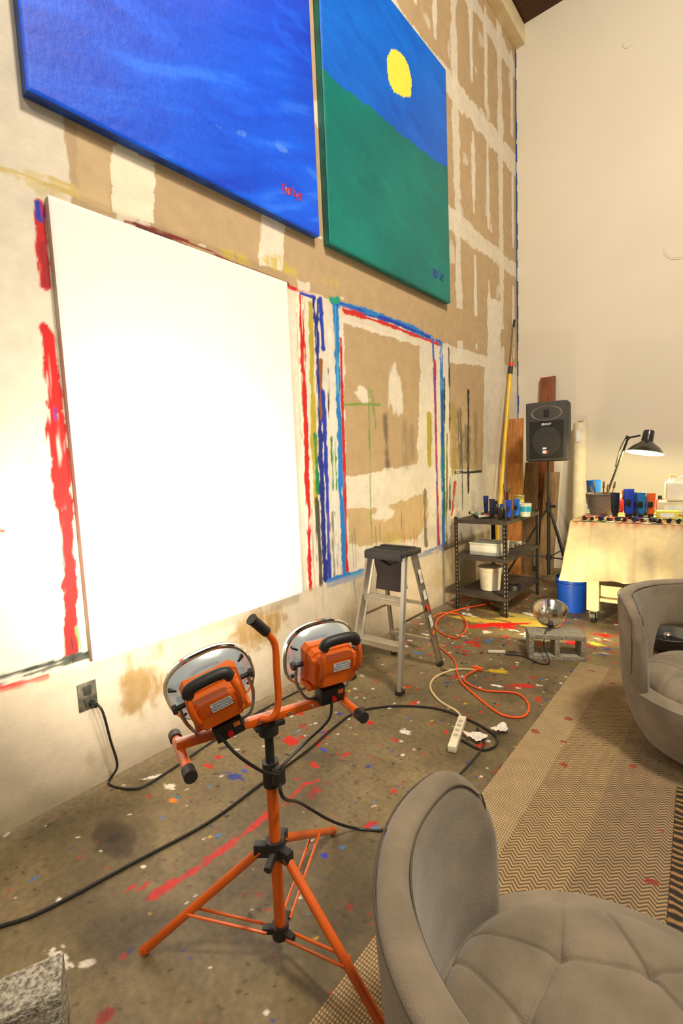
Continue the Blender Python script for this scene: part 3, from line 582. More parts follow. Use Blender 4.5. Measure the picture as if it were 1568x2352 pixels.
# ================================================================= SHELF
mSh=mat('black_steel',(44,40,38),.5,.3,var=.2);mBd=mat('dark_shelf_board',(58,50,44),.6,var=.25)
sx0,sx1,sy0,sy1=-2.17,-1.65,4.35,5.30
sh=thing('shelving_unit','black perforated steel shelving unit with three tiers','shelf',((sx0+sx1)/2,(sy0+sy1)/2,0));hw=(sx1-sx0)/2;hd_=(sy1-sy0)/2
for ax_ in (-1,1):
    for ay in (-1,1):
        m=MB().box((ax_*(hw-.002),ay*(hd_-.018),.47),(.004,.036,.94)).box((ax_*(hw-.018),ay*(hd_-.002),.47),(.036,.004,.94));m.obj('post',sh,mSh,smooth=False)
        b=MB()
        for i in range(22):
            b.box((ax_*(hw+.0005),ay*(hd_-.018),.05+i*.04),(.001,.009,.014));b.box((ax_*(hw-.018),ay*(hd_+.0005),.05+i*.04),(.009,.001,.014))
        b.obj('post_slots',sh,mat('slot_light',(150,140,120),.7),smooth=False,kind='stuff')
for z in (.19,.56,.92):
    m=MB()
    for ay in (-1,1):m.box((0,ay*hd_,z-.020),(2*hw,.006,.034));
    for ax_ in (-1,1):m.box((ax_*hw,0,z-.020),(.006,2*hd_,.034))
    m.box((0,0,z-.009),(2*hw-.01,2*hd_-.01,.012),bev=.001);m.obj('shelf_board',sh,mBd)
mcap=mat('black_cap',(25,25,28),.4)
def tubemat(c):return mat('tube_paint_%d_%d_%d'%c,c,.35)
def tube_at(x,y,z,c,s=1,lie=False,rot=0,grp='paint tubes',lab=None):
    nm={0:'red',1:'green',2:'blue'}[int(np.argmax(c))]
    o=thing('paint_tube',lab or ('%s acrylic paint tube '%nm+('lying flat' if lie else 'standing on its cap')),'paint tube',(x,y,z),rot,grp)
    b=bmesh.new();R=[];n=16;hh=.15*s
    for k,t in enumerate([0,.04,.08,.35,.7,.93,.94,1]):
        rx=.022*s*(1+.25*t);ry=.022*s*(1-t*.93)
        if k==0:rx=ry=.010*s
        if k==1:rx=ry=.019*s
        R.append([b.verts.new((rx*math.cos(2*math.pi*i/n),ry*math.sin(2*math.pi*i/n),.022*s+t*hh)) for i in range(n)])
    for A,D in zip(R,R[1:]):
        for i in range(n):b.faces.new((A[i],A[(i+1)%n],D[(i+1)%n],D[i]))
    b.faces.new(R[0][::-1]);b.faces.new(R[-1]);m=MB();m.merge(b);bd=m.obj('tube_body',o,tubemat(c))
    cp=MB().cyl((0,0,0),(0,0,.026*s),.017*s,n=16).obj('tube_cap',o,mcap)
    lbm=MB().box((0,-.0205*s,.095*s),(.03*s,.008*s,.035*s),bev=.001).obj('tube_label',o,mcap)
    if lie:o.rotation_euler=(math.radians(90),0,rot);o.location.z=z+.022*s
    return o
def paint_tube(px,py,z,c,s=1,**k):
    x,y=F(px,py,z);return tube_at(x,y,z,c,s,**k)
def lathe_at(name,label,cat,x,y,z,parts,grp=None,rot=0,n=28):
    o=thing(name,label,cat,(x,y,z),rot,grp)
    for nm,prof,m in parts:MB().lathe(prof,n).obj(nm,o,m)
    return o
def lathe_thing(name,label,cat,px,py,z,parts,grp=None,rot=0,n=28):
    x,y=F(px,py,z);return lathe_at(name,label,cat,x,y,z,parts,grp,rot,n)
mW=mat('white_plastic',(232,226,210),.4);mBu=mat('blue_plastic',(18,74,196),.35)
SZ=.921
for px,py,c in ((1116,1179,(20,40,120)),(1130,1190,(30,30,60)),(1168,1194,(20,60,170)),(1186,1191,(24,90,190))):paint_tube(px,py,SZ,c,1.1,grp='paint tubes on the shelf')
for px,py,c,rt in ((1078,1182,(200,190,170),1.2),(1092,1184,(60,110,90),.6),(1105,1188,(190,90,40),2.0),(1092,1192,(214,206,190),2.6)):paint_tube(px,py,SZ,c,.9,lie=True,rot=rt,grp='paint tubes on the shelf',lab='squeezed paint tube lying on the shelf')
def bottle_at(x,y,z,c,cc,s=1,name='paint_bottle',lab='dark paint bottle on the shelf',grp='bottles'):
    return lathe_at(name,lab,'bottle',x,y,z,[('bottle_body',[(0,0),(.03*s,0),(.032*s,.01*s),(.032*s,.09*s),(.02*s,.11*s),(.012*s,.12*s),(0,.12*s)],mat('bottle%d%d%d'%c,c,.35)),('bottle_cap',[(0,.115*s),(.016*s,.115*s),(.015*s,.145*s),(0,.147*s)],mat('cap%d%d%d'%cc,cc,.4))],grp=grp)
for px,py,c,cc,s in ((1140,1182,(35,33,36),(30,30,30),1),(1152,1192,(40,38,40),(30,60,150),1)):
    x,y=F(px,py,SZ);bottle_at(x,y,SZ,c,cc,s)
bottle_at(-2.02,4.98,SZ,(50,80,60),(30,30,30),.9)
def jar_brushes(px,py,z,col,lab,s=1,nb=6,r=.04):
    o=lathe_thing('brush_jar',lab,'jar',px,py,z,[('jar_body',[(0,0),(r*s,0),(r*s*1.02,.01),(r*s*1.05,.11*s),(r*s*.98,.11*s),(r*s*.95,.012),(0,.012)],col)])
    for i in range(nb):
        a=i*6.28/nb;t=Vector((math.cos(a),math.sin(a),0))*r*s;L0=random.uniform(.2,.27)*s
        bo=thing('paint_brush','wooden handled paint brush standing in the jar','paint brush',tuple(Vector(o.location)+Vector((0,0,.02))),0,'brushes in jar')
        e=t*.9+Vector((0,0,L0));s0=t*.35;MB().cyl(s0,s0.lerp(e,.75),.004,.006,n=8).obj('handle',bo,mat('brush_handle%d'%(i%3),[(190,140,70),(150,40,30),(60,50,45)][i%3],.4))
        MB().cyl(s0.lerp(e,.75),s0.lerp(e,.87),.008,.009,n=8).obj('ferrule',bo,mSt);MB().cyl(s0.lerp(e,.87),e,.010,.004,n=8).obj('bristles',bo,mat('bristle',(120,95,60),.9))
    return o
jar_brushes(1164,1172,SZ,mat('glass_jar_paint',(170,150,110),.25),'jar of paint brushes on the shelf',1.1)
lathe_thing('paint_cup','white plastic cup with blue paint inside on shelf','cup',1206,1186,SZ,[('cup_body',[(0,0),(.045,0),(.06,.13),(.055,.13),(.042,.01),(0,.01)],mat('cup_pale',(196,206,190),.4)),('cup_paint_band',[(.052,.05),(.0585,.10),(.0595,.10),(.053,.05)],mat('cyan_band',(30,150,190),.4))])
for k in range(2):
    x,y=F(1192,1170,SZ);o=thing('paint_can','small striped yellow paint tin stacked on the shelf','can',(x,y,SZ+k*.082),0,'stacked tins')
    MB().lathe([(0,0),(.055,0),(.057,.004),(.055,.008),(.055,.072),(.057,.076),(.055,.08),(.045,.08),(.045,.077),(0,.077)],28).obj('can_body',o,mat('yellow_tin',(200,180,110),.35,.3,var=.3,scale=30))
bx=thing('storage_bin','white rectangular plastic bin on the middle tier','container',(-1.90,4.56,.561),0)
m=MB();m.box((0,0,.006),(.30,.24,.008));
for a in ((0,-.12,.06,.30,.008),(0,.12,.06,.30,.008)):m.box((a[0],a[1],a[2]),(a[3],a[4],.12),bev=.002)
for x in (-.15,.15):m.box((x,0,.06),(.008,.24,.12),bev=.002)
m.box((0,-.126,.118),(.31,.01,.01)).box((0,.126,.118),(.31,.01,.01));m.obj('bin_body',bx,mat('bin_white',(214,214,206),.4))
MB().box((-.04,0,.10),(.2,.16,.03),(0,.1,.2),bev=.01).obj('bin_lid',bx,mat('frosted_lid',(196,204,206),.3))
for i in range(3):
    o=thing('paint_roller','white paint roller lying on the middle tier','roller',(-1.92+i*.02,4.80+.16*i,.586),[.15,-.1,.05][i],'rollers on shelf')
    MB().cyl((-.1,0,0),(.1,0,0),.024).obj('roller_sleeve',o,mat('roller_fleece',(222,212,186),.95,bump=.8,bscale=120));MB().tube([(.1,0,0),(.13,0,0),(.13,.05,0),(.06,.06,0)],.004,n=6).cyl((.05,.06,0),(-.06,.065,0),.012,n=10).obj('roller_handle',o,mat('roller_handle',(150,130,100),.5))
lathe_thing('bucket','white plastic bucket with lid on the bottom tier','bucket',1126,1352,.192,[('bucket_body',[(0,0),(.095,0),(.115,.22),(0,.22)],mW),('bucket_lid',[(0,.235),(.115,.235),(.123,.23),(.123,.215),(.116,.215),(.116,.225),(0,.225)],mat('lid_white',(226,220,204),.45)),('bucket_rim',[(.113,.185),(.119,.185),(.119,.192),(.113,.192)],mW)])
lathe_thing('tape_roll','black roll of tape on the bottom tier','tape',1180,1354,.192,[('tape_body',[(.04,0),(.065,0),(.065,.05),(.04,.05),(.04,0)],mblk)])
# ================================================================= SPEAKER
mSp=mat('speaker_shell',(60,57,54),.6,var=.1,bump=.3,bscale=250);mGl=mat('speaker_grille',(34,33,32),.6,.3,var=.3,scale=160,bump=.6,bscale=260)
spx,spy=-1.69,5.78
st=thing('speaker_stand','black tripod speaker stand on the floor','stand',(spx,spy,0))
MB().cyl((0,0,.12),(0,0,.95),.019).obj('stand_tube',st,mK);MB().cyl((0,0,.95),(0,0,1.44),.0155).obj('stand_inner_tube',st,mK)
MB().cyl((0,0,.86),(0,0,.97),.03).cyl((0,0,.93),(.06,-.03,.93),.01).cyl((.06,-.03,.93),(.075,-.04,.93),.02,n=8).obj('stand_clamp',st,mK)
MB().cyl((0,0,.30),(0,0,.36),.03).obj('brace_hub',st,mK)
for a in (200,320,80):
    d=Vector((math.cos(math.radians(a)),math.sin(math.radians(a)),0));MB().cyl(d*.03+Vector((0,0,.88)),d*.52+Vector((0,0,.015)),.0125).obj('stand_leg',st,mK);MB().cyl(d*.03+Vector((0,0,.33)),d*.32+Vector((0,0,.36)),.008).obj('stand_brace',st,mK);MB().cyl(d*.5+Vector((0,0,.0)),d*.54+Vector((0,0,.03)),.02).obj('stand_foot',st,mK)
sk=thing('loudspeaker','dark grey plastic loudspeaker with badge on a stand','speaker',(spx,spy,1.44),math.radians(8))
sk.scale=(.88,.9,.98)
m=MB();m.box((0,0,.345),(.50,.34,.68),bev=.045,seg=4,taper=(1,.9));m.obj('cabinet',sk,mSp)
m=MB().box((0,-.165,.345),(.49,.03,.66),bev=.013,seg=3).obj('front_baffle',sk,mSp)
m=MB();m.lathe([(.175,0),(.185,.006),(.175,.008),(.12,-.02),(.05,-.035),(0,-.036)],36,Matrix.Translation((0,-.178,.55))@Matrix.Rotation(math.pi/2,4,'X'),sx=1,sy=.45);m.obj('horn',sk,mat('horn_grey',(112,106,100),.45))
MB().box((0,-.181,.55),(.06,.012,.08),bev=.005).obj('horn_throat',sk,mGl)
MB().box((0,-.182,.255),(.40,.014,.42),bev=.006).obj('grille',sk,mGl)
MB().lathe([(.165,0),(.17,.004),(.165,.006),(.10,.003),(.0,.004)],40,Matrix.Translation((0,-.189,.235))@Matrix.Rotation(math.pi/2,4,'X')).obj('woofer_ring',sk,mat('woofer_dark',(44,42,40),.6,var=.3,scale=100,bump=.6,bscale=260))
MB().box((0,-.192,.425),(.13,.004,.065),bev=.0015).obj('badge',sk,mat('badge_black',(18,18,18),.3))
text('PEAVEY',.034,sk,mat('badge_white',(235,232,225),.4),(0,-.196,.425),shear=.25,bold=.0006,name='badge_lettering')
for z,h in ((.115,.035),(.155,.02)):MB().box((-.02,-.197,z),(.045,.003,h)).obj('white_sticker',sk,mat('label_white',(226,228,230),.5),smooth=False)
MB().box((.012,-.199,.115),(.02,.002,.035)).obj('red_sticker',sk,mat('red_switch',(214,30,22),.35),smooth=False)
# ================================================================= BOARDS, POLES, ROLLS
def plank(label,px,py,Yt,w,t,c,lean=.25):
    x0,z1=B(px,py,Yt);base_y=Yt-lean;o=thing('wooden_plank',label,'board',(x0,base_y,0))
    L_=math.hypot(z1,lean);mm=mat('wood_%d_%d'%(c[0],c[1]),c,.65,var=.3,scale=6,stretch=(14,14,1))
    ob=MB().box((0,0,L_/2),(w,t,L_),bev=.003).obj('board',o,mm);ob.rotation_euler=(-math.atan2(lean,z1),0,0);return o
plank('orange-brown wooden plank leaning in the corner',1184,962,6.25,.19,.04,(184,120,60),.12)
plank('tall reddish brown plank leaning behind the speaker',1258,866,6.66,.19,.03,(128,70,36),.16)
plank('weathered dark brown board leaning against wall',1222,1062,6.5,.17,.03,(110,82,54),.30)
plank('grey brown weathered board leaning against wall',1268,1085,6.5,.18,.03,(126,100,70),.30)
x,z=B(1337,972,BY-.1);o=thing('canvas_roll','tall white roll of canvas leaning against wall','roll',(x+.0,BY-.3,0))
L_=z;m=MB().cyl((0,0,0),(-.02,.2,L_),.08,n=24);m.obj('roll_body',o,mat('roll_white',(220,208,180),.7,var=.08));MB().cyl((-.021,.205,L_-.001),(-.021,.205,L_+.03),.03,n=16).obj('roll_core',o,mat('card_core',(170,140,95),.8))
MB().box((-.02,.2-.083-.02,L_-.16),(.05,.003,.14),(math.radians(-5.5),0,0)).obj('roll_label',o,mat('label_white',(226,228,230),.5),smooth=False)
def pole(name,label,segs,r):
    o=thing(name,label,'pole',(segs[0][0][0],segs[0][0][1],0));
    for (a,b,nm,m,rr) in segs:MB().cyl(Vector(a)-o.location,Vector(b)-o.location,rr,n=12).obj(nm,o,m)
    return o
q=B(1150,1130,5.8);Pm=Vector((q[0],5.8,q[1]));q=B(1181,735,6.5);Bq=Vector((q[0],6.5,q[1]));A=Pm+(Pm-Bq)*(Pm.z/(Bq.z-Pm.z))
lerp=lambda t:tuple(A.lerp(Bq,t))
pole('extension_pole','yellow telescoping pole with black and red tip in corner',[(lerp(0.006),lerp(.78),'pole_shaft',mat('yellow_fibreglass',(226,180,40),.35),.024),(lerp(.78),lerp(.81),'pole_grip',mK,.030),(lerp(.81),lerp(.825),'pole_collar',mat('red_switch',(214,30,22),.35),.026),(lerp(.825),lerp(.97),'pole_inner',mat('grey_pole',(150,130,100),.4,.5),.012),(lerp(.97),lerp(1),'pole_tip',mK,.016)],.02)
# ================================================================= TABLE
TZ=.92;tx0,tx1,ty0,ty1=-1.13,1.15,4.52,5.75
tb=thing('work_table','white wheeled table draped with paint-stained canvas drop cloth','table',((tx0+tx1)/2,(ty0+ty1)/2,0))
MB().box((0,0,TZ-.035),(tx1-tx0-.02,ty1-ty0-.02,.05),bev=.004).obj('table_top',tb,mt)
for ax_ in (-1,1):
    for ay in (-1,1):
        X0=ax_*((tx1-tx0)/2-.16);Y1=ay*((ty1-ty0)/2-.12);MB().box((X0,Y1,.50),(.10,.10,.76),bev=.004).obj('table_leg',tb,mt)
        MB().cyl((X0-.02,Y1,.055),(X0+.02,Y1,.055),.055,n=24).obj('caster_wheel',tb,mK);MB().box((X0,Y1,.115),(.06,.07,.02)).box((X0-.028,Y1,.085),(.005,.04,.07)).box((X0+.028,Y1,.085),(.005,.04,.07)).obj('caster_bracket',tb,mSt)
MB().box((0,0,.22),(tx1-tx0-.28,ty1-ty0-.18,.03),bev=.003).obj('lower_shelf',tb,mt)
MB().box((0,-(ty1-ty0)/2+.12,.30),(tx1-tx0-.3,.03,.10)).obj('lower_rail',tb,mt)
hx,hy=(tx1-tx0)/2,(ty1-ty0)/2
def perim(n):
    out=[];tot=4*(hx+hy);segs=[((hx,-hy),(-hx,-hy),(0,-1)),((-hx,-hy),(-hx,hy),(-1,0)),((-hx,hy),(hx,hy),(0,1)),((hx,hy),(hx,-hy),(1,0))]
    for a,b,nn in segs:
        L0=math.hypot(b[0]-a[0],b[1]-a[1]);k=int(n*L0/tot)
        for i in range(k):t=i/k;out.append((a[0]+(b[0]-a[0])*t,a[1]+(b[1]-a[1])*t,nn))
    return out
pr=perim(460);n=len(pr);K_=26;Pq=np.zeros((n,K_,3));cc=np.zeros((n,K_,3))
base=np.array(lin((200,184,148)))
for i,(x,y,nn) in enumerate(pr):
    cd=min(math.hypot(abs(x)-hx,abs(y)-hy),1);cx_=np.sign(x);cy_=np.sign(y);corner=math.exp(-(cd/.16)**2)
    dx,dy=nn;dx=dx*(1-corner)+corner*cx_*.7;dy=dy*(1-corner)+corner*cy_*.7
    for k in range(K_):
        t=k/(K_-1);drop=(.48+.06*corner+.02*math.sin(i*.11));out_=.014+t*(.03+.10*corner)+t*.028*math.sin(i*.23+2*math.sin(i*.05))+.012*math.sin(i*.62+t*2)*t+.006*math.sin(t*9+i*.4)*t
        Pq[i,k]=(x+dx*out_,y+dy*out_,TZ+.004-t*drop)
        red=max(0,1-t/.11)*(.5+.5*math.sin(i*.9+3*math.sin(i*.31)))
        crease=.88 if abs((i*.047)%1-.5)<.03 else 1
        cc[i,k]=(base*(1-.8*red)+np.array(lin((190,50,30)))*red*.8)*crease*(.9+.2*math.sin(i*.13)*math.sin(k*.3))
mcl=attrmat('canvas_drop_cloth',rough=.85,var=.10,scale=20,bump=.3,bscale=120)
gridmesh('drop_cloth_skirt',Pq,mcl,cc,parent=tb,closeu=True,label='beige cloth skirt stained red along its edge')
us=np.arange(-hx-.012,hx+.012,.012);vs=np.arange(-hy-.012,hy+.012,.012);Q=Paint(us,vs,(190,160,110))
for i in range(220):
    Q.blot((random.uniform(-hx,hx),random.uniform(-hy,hy)),random.uniform(.02,.1),random.uniform(.02,.06),random.choice([RED,RED,(170,30,20),WHT,BLUE,(230,120,30),YEL,GREEN,(40,40,40),(225,210,170)]),rag=.9,ang=random.uniform(0,3))
gridmesh('drop_cloth_top',np.stack([Q.U,Q.V,TZ+.004+.006*fbm(Q.U*6,Q.V*6,2)-.0],-1),mcl,Q.col,parent=tb,label='cloth top covered in paint splashes')
TT=TZ+.011
lathe_thing('bucket','blue plastic bucket standing on floor under the table','bucket',1313,1400,0,[('bucket_body',[(0,0),(.125,0),(.14,.30),(.15,.30),(.15,.33),(.14,.33),(.12,.01),(0,.01)],mBu),('bucket_rim',[(.141,.27),(.152,.27),(.152,.28),(.141,.28)],mBu)])
yb=5.1;xb=B(1382,1150,yb)[0]
gb=lathe_at('bucket','grey metal bucket with brushes on the table','bucket',xb,yb,TT,[('bucket_body',[(0,0),(.10,0),(.135,.19),(.142,.19),(.142,.20),(.13,.20),(.096,.012),(0,.012)],mat('dull_bucket',(138,128,120),.4,.4))])
MB().tube([(-.14,0,.18),(-.1,-.09,.09),(0,-.145,.03),(.1,-.09,.09),(.14,0,.18)],.004).obj('bucket_handle',gb,mSt)
for i in range(5):
    a=i*1.256;s0=Vector((math.cos(a)*.05,math.sin(a)*.05,0));o=thing('paint_brush','long handled paint brush leaning in the bucket','paint brush',(xb,yb,TT+.015),0,'brushes in bucket')
    e=Vector((math.cos(a)*.11,math.sin(a)*.1,.27+random.uniform(-.03,.05)));MB().cyl(s0,s0.lerp(e,.8),.005,n=8).obj('handle',o,mat('brush_handle%d'%(i%3),[(190,140,70),(150,40,30),(60,50,45)][i%3],.4));MB().cyl(s0.lerp(e,.8),e,.012,.006,n=8).obj('bristles',o,mat('bristle',(120,95,60),.9))
TC=[(22,60,180),(20,20,40),(24,110,170),(220,90,30),(210,90,60),(20,40,110),(190,30,30),(24,120,90),(220,200,60),(60,30,90)]
for px,Y,c,s_ in ((1443,4.80,(22,60,180),1.5),(1412,4.82,(20,20,40),1.3),(1471,4.85,(24,110,170),1.3),(1494,4.90,(220,90,30),1.25),(1458,5.0,(20,40,110),1.2)):
    tube_at(B(px,1170,Y)[0],Y,TT,c,s_,grp='paint tubes on the table')
used=[]
for i in range(300):
    x=random.uniform(-.98,-.20);y=random.uniform(5.07,5.6)
    if any(math.hypot(x-a,y-b)<.08 for a,b in used) or math.hypot(x-xb,y-yb)<.2 or (y>5.2 and x<-.9) or (x>-.62 and y<5.40 and y>5.10):continue
    used.append((x,y))
    if len(used)%3==0:bottle_at(x,y,TT,random.choice([(200,190,170),(40,60,120),(170,40,30),(230,220,200)]),random.choice([(30,30,30),(230,230,220),(200,40,30)]),random.uniform(.9,1.3),lab='small paint bottle on the crowded table',grp='bottles on the table')
    else:tube_at(x,y,TT,TC[i%10],random.uniform(.9,1.25),rot=random.uniform(-.8,.8),grp='paint tubes on the table')
    if len(used)>=22:break
for i in range(15):
    x=-1.04+.062*i;y=4.58
    tube_at(x,y,TT,random.choice([(200,30,24),(200,30,24),(30,60,160),(230,110,30),(220,210,190),(60,60,60),(200,180,40),(20,120,110)]),random.uniform(.7,.95),lie=True,rot=random.uniform(-.2,.2)+math.pi,grp='paint tubes on the table',lab='used paint tube lying on the table')
for i in range(3):
    x=-1.0+.19*i;y=4.765;o=thing('palette_knife','palette knife with wooden handle on the table','palette knife',(x,y,TT+.012),random.uniform(-.1,.1),'palette knives')
    MB().cyl((-.08,0,.0),(0,0,.0),.009,.006,n=10).obj('handle',o,mat('brush_handle1',(150,40,30),.4));MB().prism([(0,-.004),(.03,-.004),(.05,-.014),(.09,0),(.05,.014),(.03,.004),(0,.004)],.002).obj('blade',o,mSt)
x,_=B(1356,1100,5.6);lathe_at('cup','tall blue plastic cup at the back of table','cup',x+.03,5.6,TT,[('cup_body',[(0,0),(.055,0),(.07,.30),(.066,.30),(.052,.01),(0,.01)],mat('blue_cup',(24,96,190),.35))])
def boxy(name,label,cat,x,y,z,size,c,rot=0,grp=None):
    o=thing(name,label,cat,(x,y,z),rot,grp);MB().box((0,0,size[2]/2),size,bev=.006).obj('box_body',o,mat('box%d_%d_%d'%c,c,.5,var=.1));MB().box((0,-size[1]/2-.001,size[2]/2),(size[0]*.6,.002,size[2]*.5)).obj('box_label',o,mat('label_white',(226,228,230),.5),smooth=False);return o
boxy('sponge_pack','yellow packet of sponges on the table','packet',-.46,4.86,TT,(.16,.1,.07),(222,206,70),.1)
boxy('sponge_pack','green and yellow packet on the table','packet',-.25,4.88,TT,(.2,.1,.11),(196,206,90),-.1)
jg=thing('jug','white plastic jug with handle on the table','jug',(-.42,5.25,TT+.12),.2)
boxy('storage_box','pale box holding up the white jug','box',-.42,5.25,TT,(.3,.2,.118),(214,204,170),.0)
MB().box((0,0,.09),(.2,.13,.18),bev=.03,seg=4).lathe([(.05,.17),(.03,.2),(.025,.22),(0,.22)],20,Matrix.Translation((-.04,0,0))).obj('jug_body',jg,mW);MB().tube([(.0,0,.2),(.05,0,.225),(.09,0,.2),(.095,0,.15)],.013).obj('jug_handle',jg,mW);MB().cyl((-.04,0,.215),(-.04,0,.24),.028).obj('jug_cap',jg,mat('cream_cap',(236,214,160),.4))
depth=5.45;x,_=B(1384,1120,depth);dl=thing('desk_lamp','black swing-arm desk lamp lit over the table','desk lamp',(x,depth,TT))
def atY(px,py):
    d=ray(px,py);s=depth/d[1];return Vector((s*d[0],depth,H+s*d[2]))-dl.location
MB().lathe([(0,0),(.06,0),(.06,.02),(.03,.03),(.015,.06),(0,.06)],28).obj('lamp_base',dl,mK)
e1=atY(1442,1006);e0=Vector((0,0,.05));e2=atY(1470,1000);sd=Vector((0,.014,0))
MB().cyl(e0+sd,e1+sd,.008).cyl(e0-sd,e1-sd,.008).obj('lower_arm',dl,mK);MB().cyl(e1+sd,e2+sd,.008).cyl(e1-sd,e2-sd,.008).cyl(e1-sd*1.6,e1+sd*1.6,.018).obj('upper_arm',dl,mK)
MB().tube([e0.lerp(e1,.55)+Vector((-.01,0,.02)),e0.lerp(e1,.8)+Vector((-.025,0,.03)),e1+Vector((-.01,0,.03))],.006).obj('tension_spring',dl,mSt)
sc=atY(1480,1040);Ms=Matrix.Translation(sc)@Matrix.Rotation(math.radians(8),4,'Y')@Matrix.Rotation(math.radians(-10),4,'X')@Matrix.Scale(.92,4)
MB().lathe([(0,.235),(.045,.235),(.052,.225),(.055,.12),(.075,.10),(.13,.06),(.175,.0),(.178,-.004),(.176,.0)],40,Ms).obj('lamp_shade',dl,mat('shade_black',(46,44,36),.3,.3,coat=.5))
MB().lathe([(.174,-.001),(.125,.052),(.07,.092),(.05,.10),(0,.102)],40,Ms).obj('shade_lining',dl,mat('glowing_shade_lining',(236,238,180),.5,var=.02,emit=.4))  # pale lining, bulb's yellow-green glow put in as tint and emission
MB().lathe([(0,-.012),(.03,-.005),(.04,.03),(.03,.07),(.015,.09)],20,Ms).obj('bulb',dl,mat('warm_bulb',(255,226,130),.3,emit=12))
L=bpy.data.lights.new('desk_lamp_light','POINT');L.energy=38;L.color=(1,.86,.38);L.shadow_soft_size=.03;lo=bpy.data.objects.new('bulb_light',L);C.objects.link(lo);lo.parent=dl;lo.location=sc+Vector((0,-.01,-.03))
# ================================================================= RUGS
m_,N_,L2,bs=newmat('jute_herringbone')
tc=N_.new('ShaderNodeTexCoord');sp=N_.new('ShaderNodeSeparateXYZ');L2.new(tc.outputs['Object'],sp.inputs[0])
def mth(op,a,b=None,c=None):
    n=N_.new('ShaderNodeMath');n.operation=op
    for i,v in enumerate((a,b,c)):
        if v is None:continue
        if isinstance(v,(int,float)):n.inputs[i].default_value=v
        else:L2.new(v,n.inputs[i])
    return n.outputs[0]
x_=sp.outputs[0];y_=sp.outputs[1]
zig=mth('PINGPONG',x_,.024);st_=mth('FRACT',mth('DIVIDE',mth('ADD',y_,zig),.018))
her=mth('ABSOLUTE',mth('SUBTRACT',st_,.5))
gridx=mth('ABSOLUTE',mth('SINE',mth('MULTIPLY',x_,340)));gridy=mth('ABSOLUTE',mth('SINE',mth('MULTIPLY',y_,260)));pl=mth('MULTIPLY',gridx,gridy)
plain=mth('LESS_THAN',x_,-.66)
hv=mth('MULTIPLY',her,2.0)
mixv=N_.new('ShaderNodeMix');L2.new(plain,mixv.inputs[0]);L2.new(hv,mixv.inputs[2]);L2.new(pl,mixv.inputs[3])
dark=mth('GREATER_THAN',x_,-.42)
nz=N_.new('ShaderNodeTexNoise');nz.inputs['Scale'].default_value=14;nz.inputs['Detail'].default_value=6;L2.new(tc.outputs['Object'],nz.inputs[0])
def ramp(c1,c2):
    c=N_.new('ShaderNodeValToRGB');c.color_ramp.elements[0].color=(*lin(c1),1);c.color_ramp.elements[1].color=(*lin(c2),1);L2.new(mixv.outputs[0],c.inputs[0]);return c.outputs[0]
cP=ramp((112,92,62),(204,178,134));cA=ramp((60,44,26),(182,154,110));cB=ramp((54,40,26),(168,142,104))
def mixc(fac,a,b):
    m=N_.new('ShaderNodeMix');m.data_type='RGBA';L2.new(fac,m.inputs[0]);L2.new(a,m.inputs[6]);L2.new(b,m.inputs[7]);return m.outputs[2]
mm=mixc(plain,mixc(dark,cA,cB),cP)
vo=N_.new('ShaderNodeTexVoronoi');vo.inputs['Scale'].default_value=8
nd=N_.new('ShaderNodeTexNoise');nd.inputs['Scale'].default_value=20;L2.new(tc.outputs['Object'],nd.inputs[0]);vm=N_.new('ShaderNodeVectorMath');vm.operation='MULTIPLY_ADD';L2.new(nd.outputs['Color'],vm.inputs[0]);vm.inputs[1].default_value=(.06,.06,0);L2.new(tc.outputs['Object'],vm.inputs[2]);L2.new(vm.outputs[0],vo.inputs['Vector'])
spot=mth('LESS_THAN',vo.outputs['Distance'],.15);sc_=N_.new('ShaderNodeSeparateColor');L2.new(vo.outputs['Color'],sc_.inputs[0]);spot=mth('MULTIPLY',spot,mth('GREATER_THAN',sc_.outputs[0],.25))
m2=N_.new('ShaderNodeMix');m2.data_type='RGBA';L2.new(mth('MULTIPLY',spot,.75),m2.inputs[0]);L2.new(mm,m2.inputs[6]);m2.inputs[7].default_value=(*lin((140,28,22)),1)
hsv=N_.new('ShaderNodeHueSaturation');L2.new(m2.outputs[2],hsv.inputs['Color']);L2.new(mth('ADD',mth('MULTIPLY',nz.outputs[0],.5),.75),hsv.inputs['Value'])
L2.new(hsv.outputs[0],bs.inputs['Base Color']);bs.inputs['Roughness'].default_value=.95
bp=N_.new('ShaderNodeBump');bp.inputs['Strength'].default_value=.6;bp.inputs['Distance'].default_value=.004;L2.new(mixv.outputs[0],bp.inputs['Height']);L2.new(bp.outputs[0],bs.inputs['Normal'])
MB().box((.175,1.55,.005),(2.05,4.2,.010),bev=.003).obj('jute_rug',None,m_,label='large natural jute rug with herringbone weave and plain border',cat='rug')
m_,N_,L2,bs=newmat('dark_striped_rug');tc=N_.new('ShaderNodeTexCoord');wv=N_.new('ShaderNodeTexWave');wv.bands_direction='Y';wv.inputs['Scale'].default_value=9;wv.inputs['Distortion'].default_value=6;wv.inputs['Detail'].default_value=4;L2.new(tc.outputs['Object'],wv.inputs[0])
cr=N_.new('ShaderNodeValToRGB');cr.color_ramp.elements[0].color=(*lin((30,22,18)),1);cr.color_ramp.elements[1].color=(*lin((150,110,66)),1);cr.color_ramp.elements[0].position=.4;L2.new(wv.outputs[0],cr.inputs[0]);L2.new(cr.outputs[0],bs.inputs['Base Color']);bs.inputs['Roughness'].default_value=.8
MB().box((.38,2.0,.0155),(1.06,.95,.010),(0,0,.05),bev=.003).obj('striped_rug',None,m_,label='dark brown striped rug layered over the jute rug',cat='rug')
